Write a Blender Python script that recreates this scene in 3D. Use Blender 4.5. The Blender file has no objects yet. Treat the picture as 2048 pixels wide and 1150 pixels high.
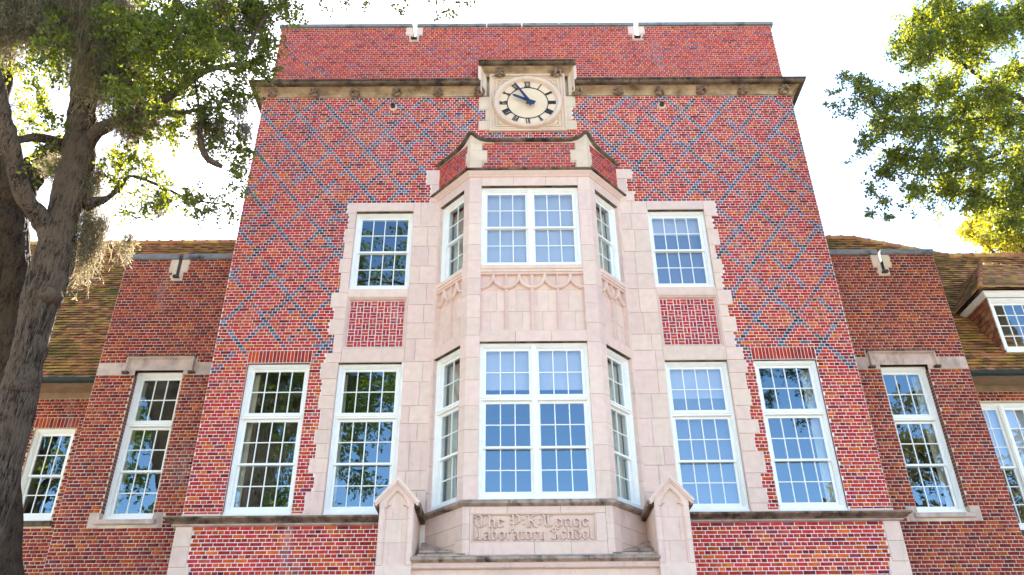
import bpy, math, random
import numpy as np
from mathutils import Vector, Matrix, noise as mnoise

random.seed(7)
rng = np.random.default_rng(7)
R = math.radians

# ------------------------------------------------------------------ camera, sky, sun, exposure
scene = bpy.context.scene
C = scene.collection
cam_d = bpy.data.cameras.new("camera")
cam = bpy.data.objects.new("camera", cam_d)
C.objects.link(cam)
scene.camera = cam
PITCH, YAW, ROLL = 0.53954434, 0.00624637, -0.01033263
cp, sp, cy, sy = math.cos(PITCH), math.sin(PITCH), math.cos(YAW), math.sin(YAW)
F_ = Vector((sy * cp, cy * cp, sp))
R_ = Vector((cy, -sy, 0))
U_ = R_.cross(F_)
R2 = R_ * math.cos(ROLL) + U_ * math.sin(ROLL)
U2 = U_ * math.cos(ROLL) - R_ * math.sin(ROLL)
CAM = Vector((-0.515, -14.7536, 1.6))
cam.matrix_world = Matrix(((R2.x, U2.x, -F_.x, CAM.x), (R2.y, U2.y, -F_.y, CAM.y), (R2.z, U2.z, -F_.z, CAM.z), (0, 0, 0, 1)))
cam_d.sensor_width = 36
cam_d.lens = 1663.344 / 2048 * 36
cam_d.clip_start = 0.05
cam_d.clip_end = 3000

SUN_EL, SUN_AZ = R(42), R(-12)            # behind the building, a little to the left (azimuth from +Y towards +X)
sun_dir = Vector((math.sin(SUN_AZ) * math.cos(SUN_EL), math.cos(SUN_AZ) * math.cos(SUN_EL), math.sin(SUN_EL)))
world = bpy.data.worlds.new("World")
scene.world = world
world.use_nodes = True
wn = world.node_tree
bg = wn.nodes["Background"]
skyn = wn.nodes.new("ShaderNodeTexSky")
skyn.sky_type = 'NISHITA'
skyn.sun_disc = False
skyn.sun_elevation = SUN_EL
skyn.sun_rotation = SUN_AZ
skyn.air_density = 1.0
skyn.dust_density = 0.7
skyn.ozone_density = 2.6
bg.inputs[1].default_value = 0.14
wn.links.new(skyn.outputs[0], bg.inputs[0])
sun_l = bpy.data.lights.new("sun", 'SUN')
sun_l.energy = 5.0
sun_l.angle = R(0.53)
sun_l.color = (1.0, 0.93, 0.82)
sun_o = bpy.data.objects.new("sun", sun_l)
C.objects.link(sun_o)
sun_o.location = sun_dir * 60
sun_o.rotation_euler = sun_dir.to_track_quat('Z', 'Y').to_euler()
scene.view_settings.view_transform = 'Standard'
scene.view_settings.look = 'None'
scene.view_settings.exposure = 2.3
scene.view_settings.gamma = 1.0
scene.cycles.max_bounces = 7
scene.cycles.diffuse_bounces = 4
scene.cycles.glossy_bounces = 4
scene.cycles.transparent_max_bounces = 12
scene.cycles.transmission_bounces = 4
scene.cycles.use_denoising = True
scene.cycles.sample_clamp_indirect = 6

# ------------------------------------------------------------------ helpers
def project(p):
    d = Vector(p) - CAM
    z = d.dot(F_)
    if z <= 0.1:
        return None
    return (1024 + 1663.344 * d.dot(R2) / z, 575 - 1663.344 * d.dot(U2) / z, z)

class MB:
    """collects polygons; build() links them as one mesh object"""
    def __init__(s):
        s.v, s.f = [], []
    def add(s, vs, fs):
        o = len(s.v)
        s.v += [tuple(p) for p in vs]
        s.f += [tuple(i + o for i in q) for q in fs]
        return s
    def box(s, x0, x1, y0, y1, z0, z1, j=0.0):
        q = lambda: random.uniform(-j, j) if j else 0
        vs = [(x + q(), y + q(), z + q()) for x in (x0, x1) for y in (y0, y1) for z in (z0, z1)]
        return s.add(vs, [(0, 1, 3, 2), (4, 6, 7, 5), (0, 4, 5, 1), (2, 3, 7, 6), (0, 2, 6, 4), (1, 5, 7, 3)])
    def bbox(s, x0, x1, y0, y1, z0, z1, b=0.006):
        """box whose front (low y) edges are chamfered"""
        a = [(x0, y1, z0), (x1, y1, z0), (x1, y1, z1), (x0, y1, z1)]
        m = [(x0, y0 + b, z0), (x1, y0 + b, z0), (x1, y0 + b, z1), (x0, y0 + b, z1)]
        f = [(x0 + b, y0, z0 + b), (x1 - b, y0, z0 + b), (x1 - b, y0, z1 - b), (x0 + b, y0, z1 - b)]
        fs = [(8, 9, 10, 11), (3, 2, 1, 0)]
        for i in range(4):
            k = (i + 1) % 4
            fs += [(i, k, 4 + k, 4 + i), (4 + i, 4 + k, 8 + k, 8 + i)]
        return s.add(a + m + f, fs)
    def prism_z(s, poly, z0, z1):
        """plan polygon (counter-clockwise) raised from z0 to z1"""
        n = len(poly)
        vs = [(x, y, z0) for x, y in poly] + [(x, y, z1) for x, y in poly]
        fs = [tuple(range(n - 1, -1, -1)), tuple(range(n, 2 * n))]
        fs += [(i, (i + 1) % n, n + (i + 1) % n, n + i) for i in range(n)]
        return s.add(vs, fs)
    def prism_y(s, poly, y0, y1):
        """elevation polygon (x,z), counter-clockwise seen from the front, from y0 (front) to y1"""
        n = len(poly)
        vs = [(x, y0, z) for x, z in poly] + [(x, y1, z) for x, z in poly]
        fs = [tuple(range(n)), tuple(range(2 * n - 1, n - 1, -1))]
        fs += [((i + 1) % n, i, n + i, n + (i + 1) % n) for i in range(n)]
        return s.add(vs, fs)
    def sweep(s, pts, mit, W, prof, closed=False, cap=True):
        """pts: path, mit: mitre vector at each point, W: fixed vector; prof: (a along mitre, b along W)"""
        pts = [Vector(p) for p in pts]; mit = [Vector(m) for m in mit]; W = Vector(W)
        n, k = len(pts), len(prof)
        vs = [p + m * a + W * b for p, m in zip(pts, mit) for a, b in prof]
        fs = []
        for i in range(n if closed else n - 1):
            j = (i + 1) % n
            for q in range(k - 1):
                fs.append((i * k + q, i * k + q + 1, j * k + q + 1, j * k + q))
        if cap and not closed:
            fs += [tuple(range(k)), tuple(range((n - 1) * k + k - 1, (n - 1) * k - 1, -1))]
        return s.add(vs, fs)
    def tube(s, pts, rad, n=8, cap=True, bump=0.0, seed=0.0, ridge=0.0):
        pts = [Vector(p) for p in pts]
        if not hasattr(rad, '__len__'):
            rad = [rad] * len(pts)
        o = len(s.v)
        ref = Vector((0.31, 0.2, 0.93)).normalized()
        for i, p in enumerate(pts):
            t = (pts[min(i + 1, len(pts) - 1)] - pts[max(i - 1, 0)]).normalized()
            a = t.cross(ref)
            if a.length < 0.05:
                a = t.cross(Vector((1, 0, 0)))
            a.normalize(); b = t.cross(a)
            for q in range(n):
                an = 2 * math.pi * q / n
                d = a * math.cos(an) + b * math.sin(an)
                r = rad[i]
                if bump:
                    r *= 1 + bump * mnoise.noise((p + d * r) * (0.9 / max(r, .03)) * 0.45 + Vector((seed, 0, 0)))
                if ridge:
                    w = mnoise.noise(Vector((math.cos(an) * 4.5 + seed, math.sin(an) * 4.5, i * .16))) + .6 * mnoise.noise(Vector((math.cos(an) * 9, math.sin(an) * 9 + seed, i * .3)))
                    r *= 1 - ridge * abs(w)
                s.v.append(tuple(p + d * r))
        for i in range(len(pts) - 1):
            for q in range(n):
                k = (q + 1) % n
                s.f.append((o + i * n + q, o + i * n + k, o + (i + 1) * n + k, o + (i + 1) * n + q))
        if cap:
            s.f.append(tuple(o + q for q in range(n - 1, -1, -1)))
            s.f.append(tuple(o + (len(pts) - 1) * n + q for q in range(n)))
        return s
    def ellipsoid(s, c, r, nu=12, nv=8, fn=None):
        o = len(s.v)
        c = Vector(c)
        for i in range(nv + 1):
            th = math.pi * i / nv
            for q in range(nu):
                ph = 2 * math.pi * q / nu
                d = Vector((math.sin(th) * math.cos(ph), math.sin(th) * math.sin(ph), math.cos(th)))
                k = fn(d) if fn else 1
                s.v.append((c.x + d.x * r[0] * k, c.y + d.y * r[1] * k, c.z + d.z * r[2] * k))
        for i in range(nv):
            for q in range(nu):
                k = (q + 1) % nu
                s.f.append((o + i * nu + q, o + (i + 1) * nu + q, o + (i + 1) * nu + k, o + i * nu + k))
        return s
    def lathe_y(s, c, prof, n=64, a0=0.0):
        """profile (radius, y) turned round the y axis through c"""
        o = len(s.v); k = len(prof)
        for q in range(n):
            an = 2 * math.pi * q / n
            for r, y in prof:
                s.v.append((c[0] + r * math.cos(an), c[1] + y, c[2] + r * math.sin(an)))
        for q in range(n):
            for i in range(k - 1):
                p = (q + 1) % n
                s.f.append((o + q * k + i, o + p * k + i, o + p * k + i + 1, o + q * k + i + 1))
        return s
    def mesh(s, name, m, smooth=False):
        me = bpy.data.meshes.new(name)
        me.from_pydata(s.v, [], s.f)
        me.materials.append(m)
        if smooth:
            me.polygons.foreach_set("use_smooth", [True] * len(me.polygons))
        me.update()
        return me
    def build(s, name, m, parent=None, smooth=False, loc=None, rz=0.0):
        return link(name, s.mesh(name, m, smooth), parent, loc, rz)

def link(name, me, parent=None, loc=None, rz=0.0):
    o = bpy.data.objects.new(name, me)
    C.objects.link(o)
    if parent is not None:
        o.parent = parent
    if loc is not None:
        o.location = loc
    if rz:
        o.rotation_euler = (0, 0, rz)
    return o

def empty(name, loc=(0, 0, 0), rz=0.0, parent=None):
    return link(name, None, parent, loc, rz)

def tag(o, label, cat, group=None):
    o["label"] = label; o["category"] = cat
    if group:
        o["group"] = group
    return o

# ------------------------------------------------------------------ materials
def mat(name, col, rough=0.8, var=0.0, scale=4.0, bump=0.0, bscale=40.0, rand=0.0, attr=None, dirt=None, spec=0.3, detail=6):
    """procedural: base colour with noise variation, fine relief, optional grime and per-object tint"""
    m = bpy.data.materials.new(name); m.use_nodes = True
    nt = m.node_tree; n = nt.nodes; L = nt.links
    b = n["Principled BSDF"]
    b.inputs["Roughness"].default_value = rough
    b.inputs["Specular IOR Level"].default_value = spec
    geo = n.new("ShaderNodeNewGeometry")
    if attr:
        at = n.new("ShaderNodeAttribute"); at.attribute_name = attr
        cur = at.outputs["Color"]
    else:
        rgb = n.new("ShaderNodeRGB"); rgb.outputs[0].default_value = (*col, 1); cur = rgb.outputs[0]
    if rand:
        oi = n.new("ShaderNodeObjectInfo")
        hs = n.new("ShaderNodeHueSaturation")
        mr = n.new("ShaderNodeMapRange"); mr.inputs[3].default_value = 1 - rand; mr.inputs[4].default_value = 1 + rand
        L.new(oi.outputs["Random"], mr.inputs[0]); L.new(mr.outputs[0], hs.inputs["Value"])
        mh = n.new("ShaderNodeMath"); mh.operation = 'MULTIPLY_ADD'
        fr = n.new("ShaderNodeMath"); fr.operation = 'FRACT'
        m7 = n.new("ShaderNodeMath"); m7.operation = 'MULTIPLY'; m7.inputs[1].default_value = 7.31
        L.new(oi.outputs["Random"], m7.inputs[0]); L.new(m7.outputs[0], fr.inputs[0])
        L.new(fr.outputs[0], mh.inputs[0]); mh.inputs[1].default_value = rand * 0.35; mh.inputs[2].default_value = 0.5 - rand * 0.175
        L.new(mh.outputs[0], hs.inputs["Hue"])
        L.new(cur, hs.inputs["Color"]); cur = hs.outputs[0]
    if var:
        nz = n.new("ShaderNodeTexNoise"); nz.inputs["Scale"].default_value = scale; nz.inputs["Detail"].default_value = detail
        L.new(geo.outputs["Position"], nz.inputs["Vector"])
        mr2 = n.new("ShaderNodeMapRange"); mr2.inputs[1].default_value = 0.3; mr2.inputs[2].default_value = 0.7
        mr2.inputs[3].default_value = 1 - var; mr2.inputs[4].default_value = 1 + var
        L.new(nz.outputs["Fac"], mr2.inputs[0])
        mx = n.new("ShaderNodeMix"); mx.data_type = 'RGBA'; mx.blend_type = 'MULTIPLY'; mx.inputs[0].default_value = 1
        L.new(cur, mx.inputs[6]); L.new(mr2.outputs[0], mx.inputs[7]); cur = mx.outputs[2]
    if dirt:
        dcol, lo, hi, dsc, stretch = dirt
        mp = n.new("ShaderNodeMapping"); mp.inputs["Scale"].default_value = stretch
        L.new(geo.outputs["Position"], mp.inputs["Vector"])
        nz = n.new("ShaderNodeTexNoise"); nz.inputs["Scale"].default_value = dsc; nz.inputs["Detail"].default_value = 8
        nz.inputs["Roughness"].default_value = 0.65
        L.new(mp.outputs[0], nz.inputs["Vector"])
        mr3 = n.new("ShaderNodeMapRange"); mr3.inputs[1].default_value = lo; mr3.inputs[2].default_value = hi
        L.new(nz.outputs["Fac"], mr3.inputs[0])
        mx = n.new("ShaderNodeMix"); mx.data_type = 'RGBA'
        L.new(mr3.outputs[0], mx.inputs[0]); L.new(cur, mx.inputs[6]); mx.inputs[7].default_value = (*dcol, 1); cur = mx.outputs[2]
    L.new(cur, b.inputs["Base Color"])
    if bump:
        nb = n.new("ShaderNodeTexNoise"); nb.inputs["Scale"].default_value = bscale; nb.inputs["Detail"].default_value = 5
        L.new(geo.outputs["Position"], nb.inputs["Vector"])
        bp = n.new("ShaderNodeBump"); bp.inputs["Strength"].default_value = bump; bp.inputs["Distance"].default_value = 0.01
        L.new(nb.outputs["Fac"], bp.inputs["Height"]); L.new(bp.outputs[0], b.inputs["Normal"])
    return m

M = {}
M['brick'] = mat('brick', (.3, .05, .05), 0.9, var=0.32, scale=11, bump=0.5, bscale=60, attr='tint', detail=8, spec=0.08, dirt=((.58, .44, .42), .60, 1.05, .8, (1.6, 1, .4)))
M['mortar_white'] = mat('mortar_white', (.84, .75, .67), 0.9, var=0.12, scale=3, bump=0.4, bscale=90)
M['mortar_tan'] = mat('mortar_tan', (.62, .49, .34), 0.9, var=0.2, scale=2.5, bump=0.4, bscale=90)
M['stone'] = mat('stone', (.79, .57, .46), 0.8, var=0.06, scale=7, bump=0.35, bscale=70, rand=0.05, dirt=((.50, .37, .30), .58, .86, 2.4, (2.2, 2.2, .22)))
M['stone_warm'] = mat('stone_warm', (.74, .55, .39), 0.8, var=0.10, scale=2.5, bump=0.25, bscale=70, rand=0.06, dirt=((.34, .25, .16), .58, .82, 2.2, (1.5, 1.5, .5)))
M['stone_grime'] = mat('stone_grime', (.42, .30, .225), 0.85, var=0.25, scale=5, bump=0.5, bscale=60, dirt=((.06, .045, .035), .47, .66, 3.2, (1.6, 1, 1.2)))
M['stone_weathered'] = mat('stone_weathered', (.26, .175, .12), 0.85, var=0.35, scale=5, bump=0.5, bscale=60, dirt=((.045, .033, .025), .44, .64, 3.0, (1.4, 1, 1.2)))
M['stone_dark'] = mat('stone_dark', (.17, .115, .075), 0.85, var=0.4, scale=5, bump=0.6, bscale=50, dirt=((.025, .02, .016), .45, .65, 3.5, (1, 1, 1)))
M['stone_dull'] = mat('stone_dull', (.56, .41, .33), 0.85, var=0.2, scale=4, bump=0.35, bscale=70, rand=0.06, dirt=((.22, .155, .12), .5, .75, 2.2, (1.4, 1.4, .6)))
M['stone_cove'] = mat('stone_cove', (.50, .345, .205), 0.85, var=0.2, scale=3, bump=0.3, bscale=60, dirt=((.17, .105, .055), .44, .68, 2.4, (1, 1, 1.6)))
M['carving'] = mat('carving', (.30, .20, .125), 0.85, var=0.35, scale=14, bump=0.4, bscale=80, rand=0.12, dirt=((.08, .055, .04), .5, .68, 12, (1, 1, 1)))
M['paint'] = mat('white_paint', (.92, .89, .82), 0.45, var=0.03, scale=6, dirt=((.50, .44, .33), .66, .9, 5, (1, 1, .5)), spec=0.4)
M['glazing'] = mat('glazing_paint', (.92, .89, .82), 0.5, spec=0.4)
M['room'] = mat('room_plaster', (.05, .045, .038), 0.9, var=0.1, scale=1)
M['blind'] = mat('roller_blind', (.46, .45, .46), 0.9, var=0.05, scale=2)
M['pane_lift_grey'] = mat('pane_lift_grey', (.16, .165, .18), 0.9, var=0.05, scale=2)  # grey for the sheets added behind dark panes to brighten them
M['curtain'] = mat('curtain_cloth', (.62, .56, .40), 0.9, var=0.12, scale=3)
M['clock_face'] = mat('clock_face', (.82, .60, .39), 0.6, var=0.06, scale=3, dirt=((.5, .38, .25), .62, .85, 3, (1, 1, .5)))
M['navy'] = mat('navy_enamel', (.012, .022, .075), 0.42, spec=0.5, var=0.15, scale=9)
M['numeral'] = mat('numeral_metal', (.03, .032, .042), 0.5, spec=0.4)
M['lead'] = mat('lead', (.06, .055, .05), 0.6, var=0.3, scale=8, bump=0.3)
M['coping'] = mat('coping', (.26, .25, .25), 0.8, var=0.25, scale=3, bump=0.3, dirt=((.05, .05, .05), .48, .7, 3, (1, 1, 1)))
M['gutter'] = mat('copper_gutter', (.012, .026, .024), 0.5, var=0.3, scale=6)
M['tile'] = mat('roof_tile', (.3, .15, .05), 0.85, var=0.35, scale=7, bump=0.5, bscale=50, attr='tint', dirt=((.15, .12, .02), .48, .68, 1.1, (1, 1, 1)))
M['cheek_tile'] = mat('cheek_tile', (.3, .12, .06), 0.85, var=0.25, scale=9, bump=0.4, bscale=50, attr='tint')
M['soffit'] = mat('soffit_wood', (.30, .20, .12), 0.8, var=0.2, scale=5)
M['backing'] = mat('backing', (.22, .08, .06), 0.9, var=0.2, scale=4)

def glass_mat():
    m = bpy.data.materials.new('window_glass'); m.use_nodes = True
    nt = m.node_tree; n = nt.nodes; L = nt.links
    for x in list(n):
        n.remove(x)
    out = n.new("ShaderNodeOutputMaterial")
    tr = n.new("ShaderNodeBsdfTransparent"); tr.inputs[0].default_value = (.97, .98, .98, 1)
    gl = n.new("ShaderNodeBsdfGlossy"); gl.inputs["Roughness"].default_value = 0.0; gl.inputs[0].default_value = (.62, .86, 1, 1)
    fr = n.new("ShaderNodeFresnel"); fr.inputs["IOR"].default_value = GLASS_IOR
    mx = n.new("ShaderNodeMixShader")
    geo = n.new("ShaderNodeNewGeometry")
    nz = n.new("ShaderNodeTexNoise"); nz.inputs["Scale"].default_value = 2.6; nz.inputs["Detail"].default_value = 2
    L.new(geo.outputs["Position"], nz.inputs["Vector"])
    bp = n.new("ShaderNodeBump"); bp.inputs["Strength"].default_value = 0.05; bp.inputs["Distance"].default_value = 0.02
    L.new(nz.outputs["Fac"], bp.inputs["Height"])
    L.new(bp.outputs[0], gl.inputs["Normal"])
    inv = n.new("ShaderNodeMath"); inv.operation = 'SUBTRACT'; inv.inputs[0].default_value = 1.0
    L.new(geo.outputs["Backfacing"], inv.inputs[1])
    fm = n.new("ShaderNodeMath"); fm.operation = 'MULTIPLY'
    L.new(fr.outputs[0], fm.inputs[0]); L.new(inv.outputs[0], fm.inputs[1])
    L.new(fm.outputs[0], mx.inputs[0]); L.new(tr.outputs[0], mx.inputs[1]); L.new(gl.outputs[0], mx.inputs[2])
    L.new(mx.outputs[0], out.inputs[0])
    return m
GLASS_IOR = 2.55
M['glass'] = glass_mat()

# ------------------------------------------------------------------ ground
gm = mat('ground_turf', (.16, .15, .07), 0.95, var=0.3, scale=0.4, bump=0.5, bscale=8)
g = MB(); g.add([(-900, -900, 0), (900, -900, 0), (900, 900, 0), (-900, 900, 0)], [(0, 1, 2, 3)])
o = g.build("ground", gm); o["kind"] = "structure"
pm = mat('pavement_concrete', (.50, .45, .38), 0.9, var=0.12, scale=0.8, bump=0.3, bscale=25)
g = MB(); g.add([(-30, -60, .004), (30, -60, .004), (30, -1.6, .004), (-30, -1.6, .004)], [(0, 1, 2, 3)])
o = g.build("pavement", pm); o["kind"] = "structure"

# ------------------------------------------------------------------ the building
B = empty("school_building", (0, 0, 0))
tag(B, "red brick school building with stone bay window, clock and carved heads", "building")

HD, CH = 0.106, 0.06943
Z_K0 = 15.789                       # centre height of course 0
JT = 0.0138
LAT_L, LAT_R = -5.825, 4.082        # crossings of the two diamond lattices
HW = 6.32

PAL_RED = [(.56, .050, .036), (.60, .042, .042), (.47, .042, .038), (.34, .034, .036), (.62, .085, .024), (.68, .135, .020),
           (.23, .026, .032), (.40, .055, .06), (.52, .040, .055), (.28, .05, .08), (.56, .10, .065), (.18, .03, .042), (.50, .085, .022)]
W_RED = [18, 16, 14, 8, 12, 8, 4, 5, 7, 2, 6, 2, 9]
PAL_BLUE = [(.09, .105, .18), (.14, .165, .26), (.045, .048, .085), (.16, .13, .21), (.07, .08, .14), (.18, .20, .29), (.16, .085, .13), (.30, .05, .07)]
W_BLUE = [8, 6, 6, 6, 7, 3, 5, 6]
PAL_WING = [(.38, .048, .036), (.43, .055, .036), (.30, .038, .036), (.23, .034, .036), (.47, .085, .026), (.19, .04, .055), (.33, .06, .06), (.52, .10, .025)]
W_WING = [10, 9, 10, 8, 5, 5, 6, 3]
PAL_PAR = [(.54, .055, .055), (.58, .06, .055), (.48, .075, .08), (.42, .055, .06), (.62, .095, .045), (.30, .08, .14), (.50, .10, .10), (.30, .045, .06)]
W_PAR = [10, 9, 9, 9, 6, 4, 6, 4]
PALS = {'red': (PAL_RED, W_RED), 'blue': (PAL_BLUE, W_BLUE), 'wing': (PAL_WING, W_WING), 'par': (PAL_PAR, W_PAR)}
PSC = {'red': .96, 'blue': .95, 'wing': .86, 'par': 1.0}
def pick(p):
    a, w = PALS[p]
    c = random.choices(a, w)[0]
    return tuple(round(v * PSC[p], 4) for v in c)

def cut(x0, x1, gaps):
    segs = [(x0, x1)]
    for a, b in gaps:
        nx = []
        for s, e in segs:
            if b <= s or a >= e:
                nx.append((s, e)); continue
            if a > s: nx.append((s, a))
            if b < e: nx.append((b, e))
        segs = nx
    return segs

def course_cells(k, x0, x1, lattice):
    """cells (xa, xb, is_blue) of course k between x0 and x1: English bond, with blue headers on the diamond lines"""
    even = (k % 2 == 0)
    out = []
    if lattice is None:
        w = 2 * HD if even else HD
        ph = LAT_L - HD / 2 + (0.0 if k % 4 in (0, 1) else HD) + (0 if even else HD / 2)
        i = math.floor((x0 - ph) / w)
        while ph + i * w < x1:
            out.append((ph + i * w, ph + (i + 1) * w, False)); i += 1
        return out
    per = 8
    off = 0.0 if even else 0.5
    blues = sorted({round(((k / 2) - off)) % per, round((-(k / 2) - off)) % per})
    base = lattice + off * HD - HD / 2
    m0 = math.floor((x0 - base) / (per * HD)) - 1
    m1 = math.ceil((x1 - base) / (per * HD)) + 1
    if not even:
        for m in range(m0, m1):
            for j in range(per):
                xa = base + (m * per + j) * HD
                out.append((xa, xa + HD, j in blues))
    else:
        gaps = []
        bl = blues + [blues[0] + per]
        for m in range(m0, m1):
            for q in range(len(blues)):
                b0, b1 = bl[q], bl[q + 1]
                xa = base + (m * per + b0) * HD
                out.append((xa, xa + HD, True))
                n = b1 - b0 - 1
                x = xa + HD
                if n % 2 == 1:
                    if (q + m) % 2:
                        out.append((x, x + HD, False)); x += HD; n -= 1
                        tail = False
                    else:
                        tail = True; n -= 1
                else:
                    tail = False
                for _ in range(n // 2):
                    out.append((x, x + 2 * HD, False)); x += 2 * HD
                if tail:
                    out.append((x, x + HD, False))
    return [c for c in out if c[1] > x0 and c[0] < x1]

def backing_sheet(x0, x1, z0, z1, y, holes):
    """flat sheet with rectangular holes"""
    xs = sorted({x0, x1, *[min(max(h[i], x0), x1) for h in holes for i in (0, 1)]})
    zs = sorted({z0, z1, *[min(max(h[i], z0), z1) for h in holes for i in (2, 3)]})
    mb = MB()
    for i in range(len(xs) - 1):
        for j in range(len(zs) - 1):
            cx, cz = (xs[i] + xs[i + 1]) / 2, (zs[j] + zs[j + 1]) / 2
            if any(h[0] < cx < h[1] and h[2] < cz < h[3] for h in holes):
                continue
            mb.add([(xs[i], y, zs[j]), (xs[i + 1], y, zs[j]), (xs[i + 1], y, zs[j + 1]), (xs[i], y, zs[j + 1])], [(0, 1, 2, 3)])
    return mb

SHARED = {}
def brick_mesh(w, h, d, tint):
    key = (round(w, 4), round(h, 4), round(d, 4), tint)
    if key not in SHARED:
        mb = MB().bbox(-w / 2, w / 2, 0, d, -h / 2, h / 2, 0.003)
        me = mb.mesh("brick", M['brick'])
        a = me.attributes.new('tint', 'FLOAT_COLOR', 'FACE')
        a.data.foreach_set('color', list((*tint, 1.0)) * len(me.polygons))
        SHARED[key] = me
    return SHARED[key]

def mass_boxes(name, boxes, material, parent, attr=True, loc=None, rz=0.0, jit=0.0018, depth=0.03):
    """boxes: (xa, xb, za, zb, y_front, tint) -> one mesh of separate five-faced blocks"""
    n = len(boxes)
    if not n:
        return None
    A = np.array([b[:5] for b in boxes], float)
    V = np.zeros((n, 8, 3))
    for i, (ix, iz) in enumerate(((0, 2), (1, 2), (1, 3), (0, 3))):
        V[:, i, 0] = A[:, ix]; V[:, i, 2] = A[:, iz]; V[:, i, 1] = A[:, 4]
        V[:, i + 4, 0] = A[:, ix]; V[:, i + 4, 2] = A[:, iz]; V[:, i + 4, 1] = A[:, 4] + depth
    J = rng.uniform(-jit, jit, (n, 4, 2))
    V[:, :4, 0] += J[:, :, 0]; V[:, :4, 2] += J[:, :, 1]; V[:, 4:, 0] += J[:, :, 0]; V[:, 4:, 2] += J[:, :, 1]
    V[:, :4, 1] += rng.uniform(-.0012, .0012, (n, 4))
    q = np.array([(0, 1, 2, 3), (1, 0, 4, 5), (2, 1, 5, 6), (3, 2, 6, 7), (0, 3, 7, 4)])
    Fc = (np.arange(n)[:, None, None] * 8 + q[None]).reshape(-1, 4)
    me = bpy.data.meshes.new(name)
    me.vertices.add(n * 8); me.vertices.foreach_set('co', V.reshape(-1))
    me.loops.add(len(Fc) * 4); me.loops.foreach_set('vertex_index', Fc.reshape(-1).astype(np.int32))
    me.polygons.add(len(Fc)); me.polygons.foreach_set('loop_start', np.arange(0, len(Fc) * 4, 4, dtype=np.int32))
    me.update(calc_edges=True)
    me.materials.append(material)
    if attr:
        T = np.array([(*b[5], 1.0) for b in boxes], np.float32)
        a = me.attributes.new('tint', 'FLOAT_COLOR', 'FACE')
        a.data.foreach_set('color', np.repeat(T, 5, axis=0).reshape(-1))
    o = link(name, me, parent, loc, rz)
    o["kind"] = "stuff"
    return o

def rot2(x, y, rz, loc):
    c, s = math.cos(rz), math.sin(rz)
    return (loc[0] + x * c - y * s, loc[1] + x * s + y * c)

def brick_wall(name, x0, x1, z0, z1, y, excl, holes, pal, mortar, lattice=False, lat_from=99, individuals=0, loc=(0, 0, 0), rz=0.0, sheet=None):
    sx0, sx1, sz0, sz1 = sheet or (x0, x1, z0, z1)
    wall = backing_sheet(sx0, sx1, sz0, sz1, y + 0.0045, holes).build(name, mortar, B, loc=loc, rz=rz)
    bricks = []
    k0 = math.floor((Z_K0 - z1) / CH) - 1
    k1 = math.ceil((Z_K0 - z0) / CH) + 1
    for k in range(k0, k1 + 1):
        zc = Z_K0 - k * CH
        za, zb = max(zc - CH / 2 + JT / 2, z0 + JT / 2), min(zc + CH / 2 - JT / 2, z1 - JT / 2)
        if zb - za < 0.02:
            continue
        gaps = [(e[0], e[1]) for e in excl if e[2] < zb - .004 and e[3] > za + .004]
        for s, e in cut(x0, x1, gaps):
            for part in ((s, min(e, 0.0), LAT_L), (max(s, 0.0), e, LAT_R)) if lattice and zc > lat_from else ((s, e, None),):
                a, b, lat = part
                if b - a < 0.03:
                    continue
                for xa, xb, blue in course_cells(k, a, b, lat):
                    xa, xb = max(xa, a), min(xb, b)
                    if xb - xa < 0.036:
                        continue
                    p = 'blue' if blue and random.random() < .88 else pal
                    if not blue and lat is not None and random.random() < .025: p = 'blue'
                    bricks.append((xa + JT / 2, xb - JT / 2, za, zb, y - random.uniform(0, .002), pick(p)))
    if individuals:
        sc = []
        for i, b in enumerate(bricks):
            wx, wy = rot2((b[0] + b[1]) / 2, y, rz, loc)
            p = project((wx, wy, (b[2] + b[3]) / 2))
            vis = p and 10 < p[0] < 2038 and 10 < p[1] < 1140
            if vis and sheet is None and not (-2.0 < wx < 2.0):
                sc.append((-(b[1] - b[0]) * (b[3] - b[2]) / p[2] ** 2, i))
        sc.sort()
        chosen = {i for _, i in sc[:individuals]}
        for i in sorted(chosen):
            b = bricks[i]
            me = brick_mesh(b[1] - b[0], b[3] - b[2], 0.03, b[5])
            o = link("brick", me, wall, ((b[0] + b[1]) / 2, b[4], (b[2] + b[3]) / 2))
            o.rotation_euler = (0, random.uniform(-.006, .006), 0)
        bricks = [b for i, b in enumerate(bricks) if i not in chosen]
    mass_boxes("brickwork", bricks, M['brick'], wall)
    return wall

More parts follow.
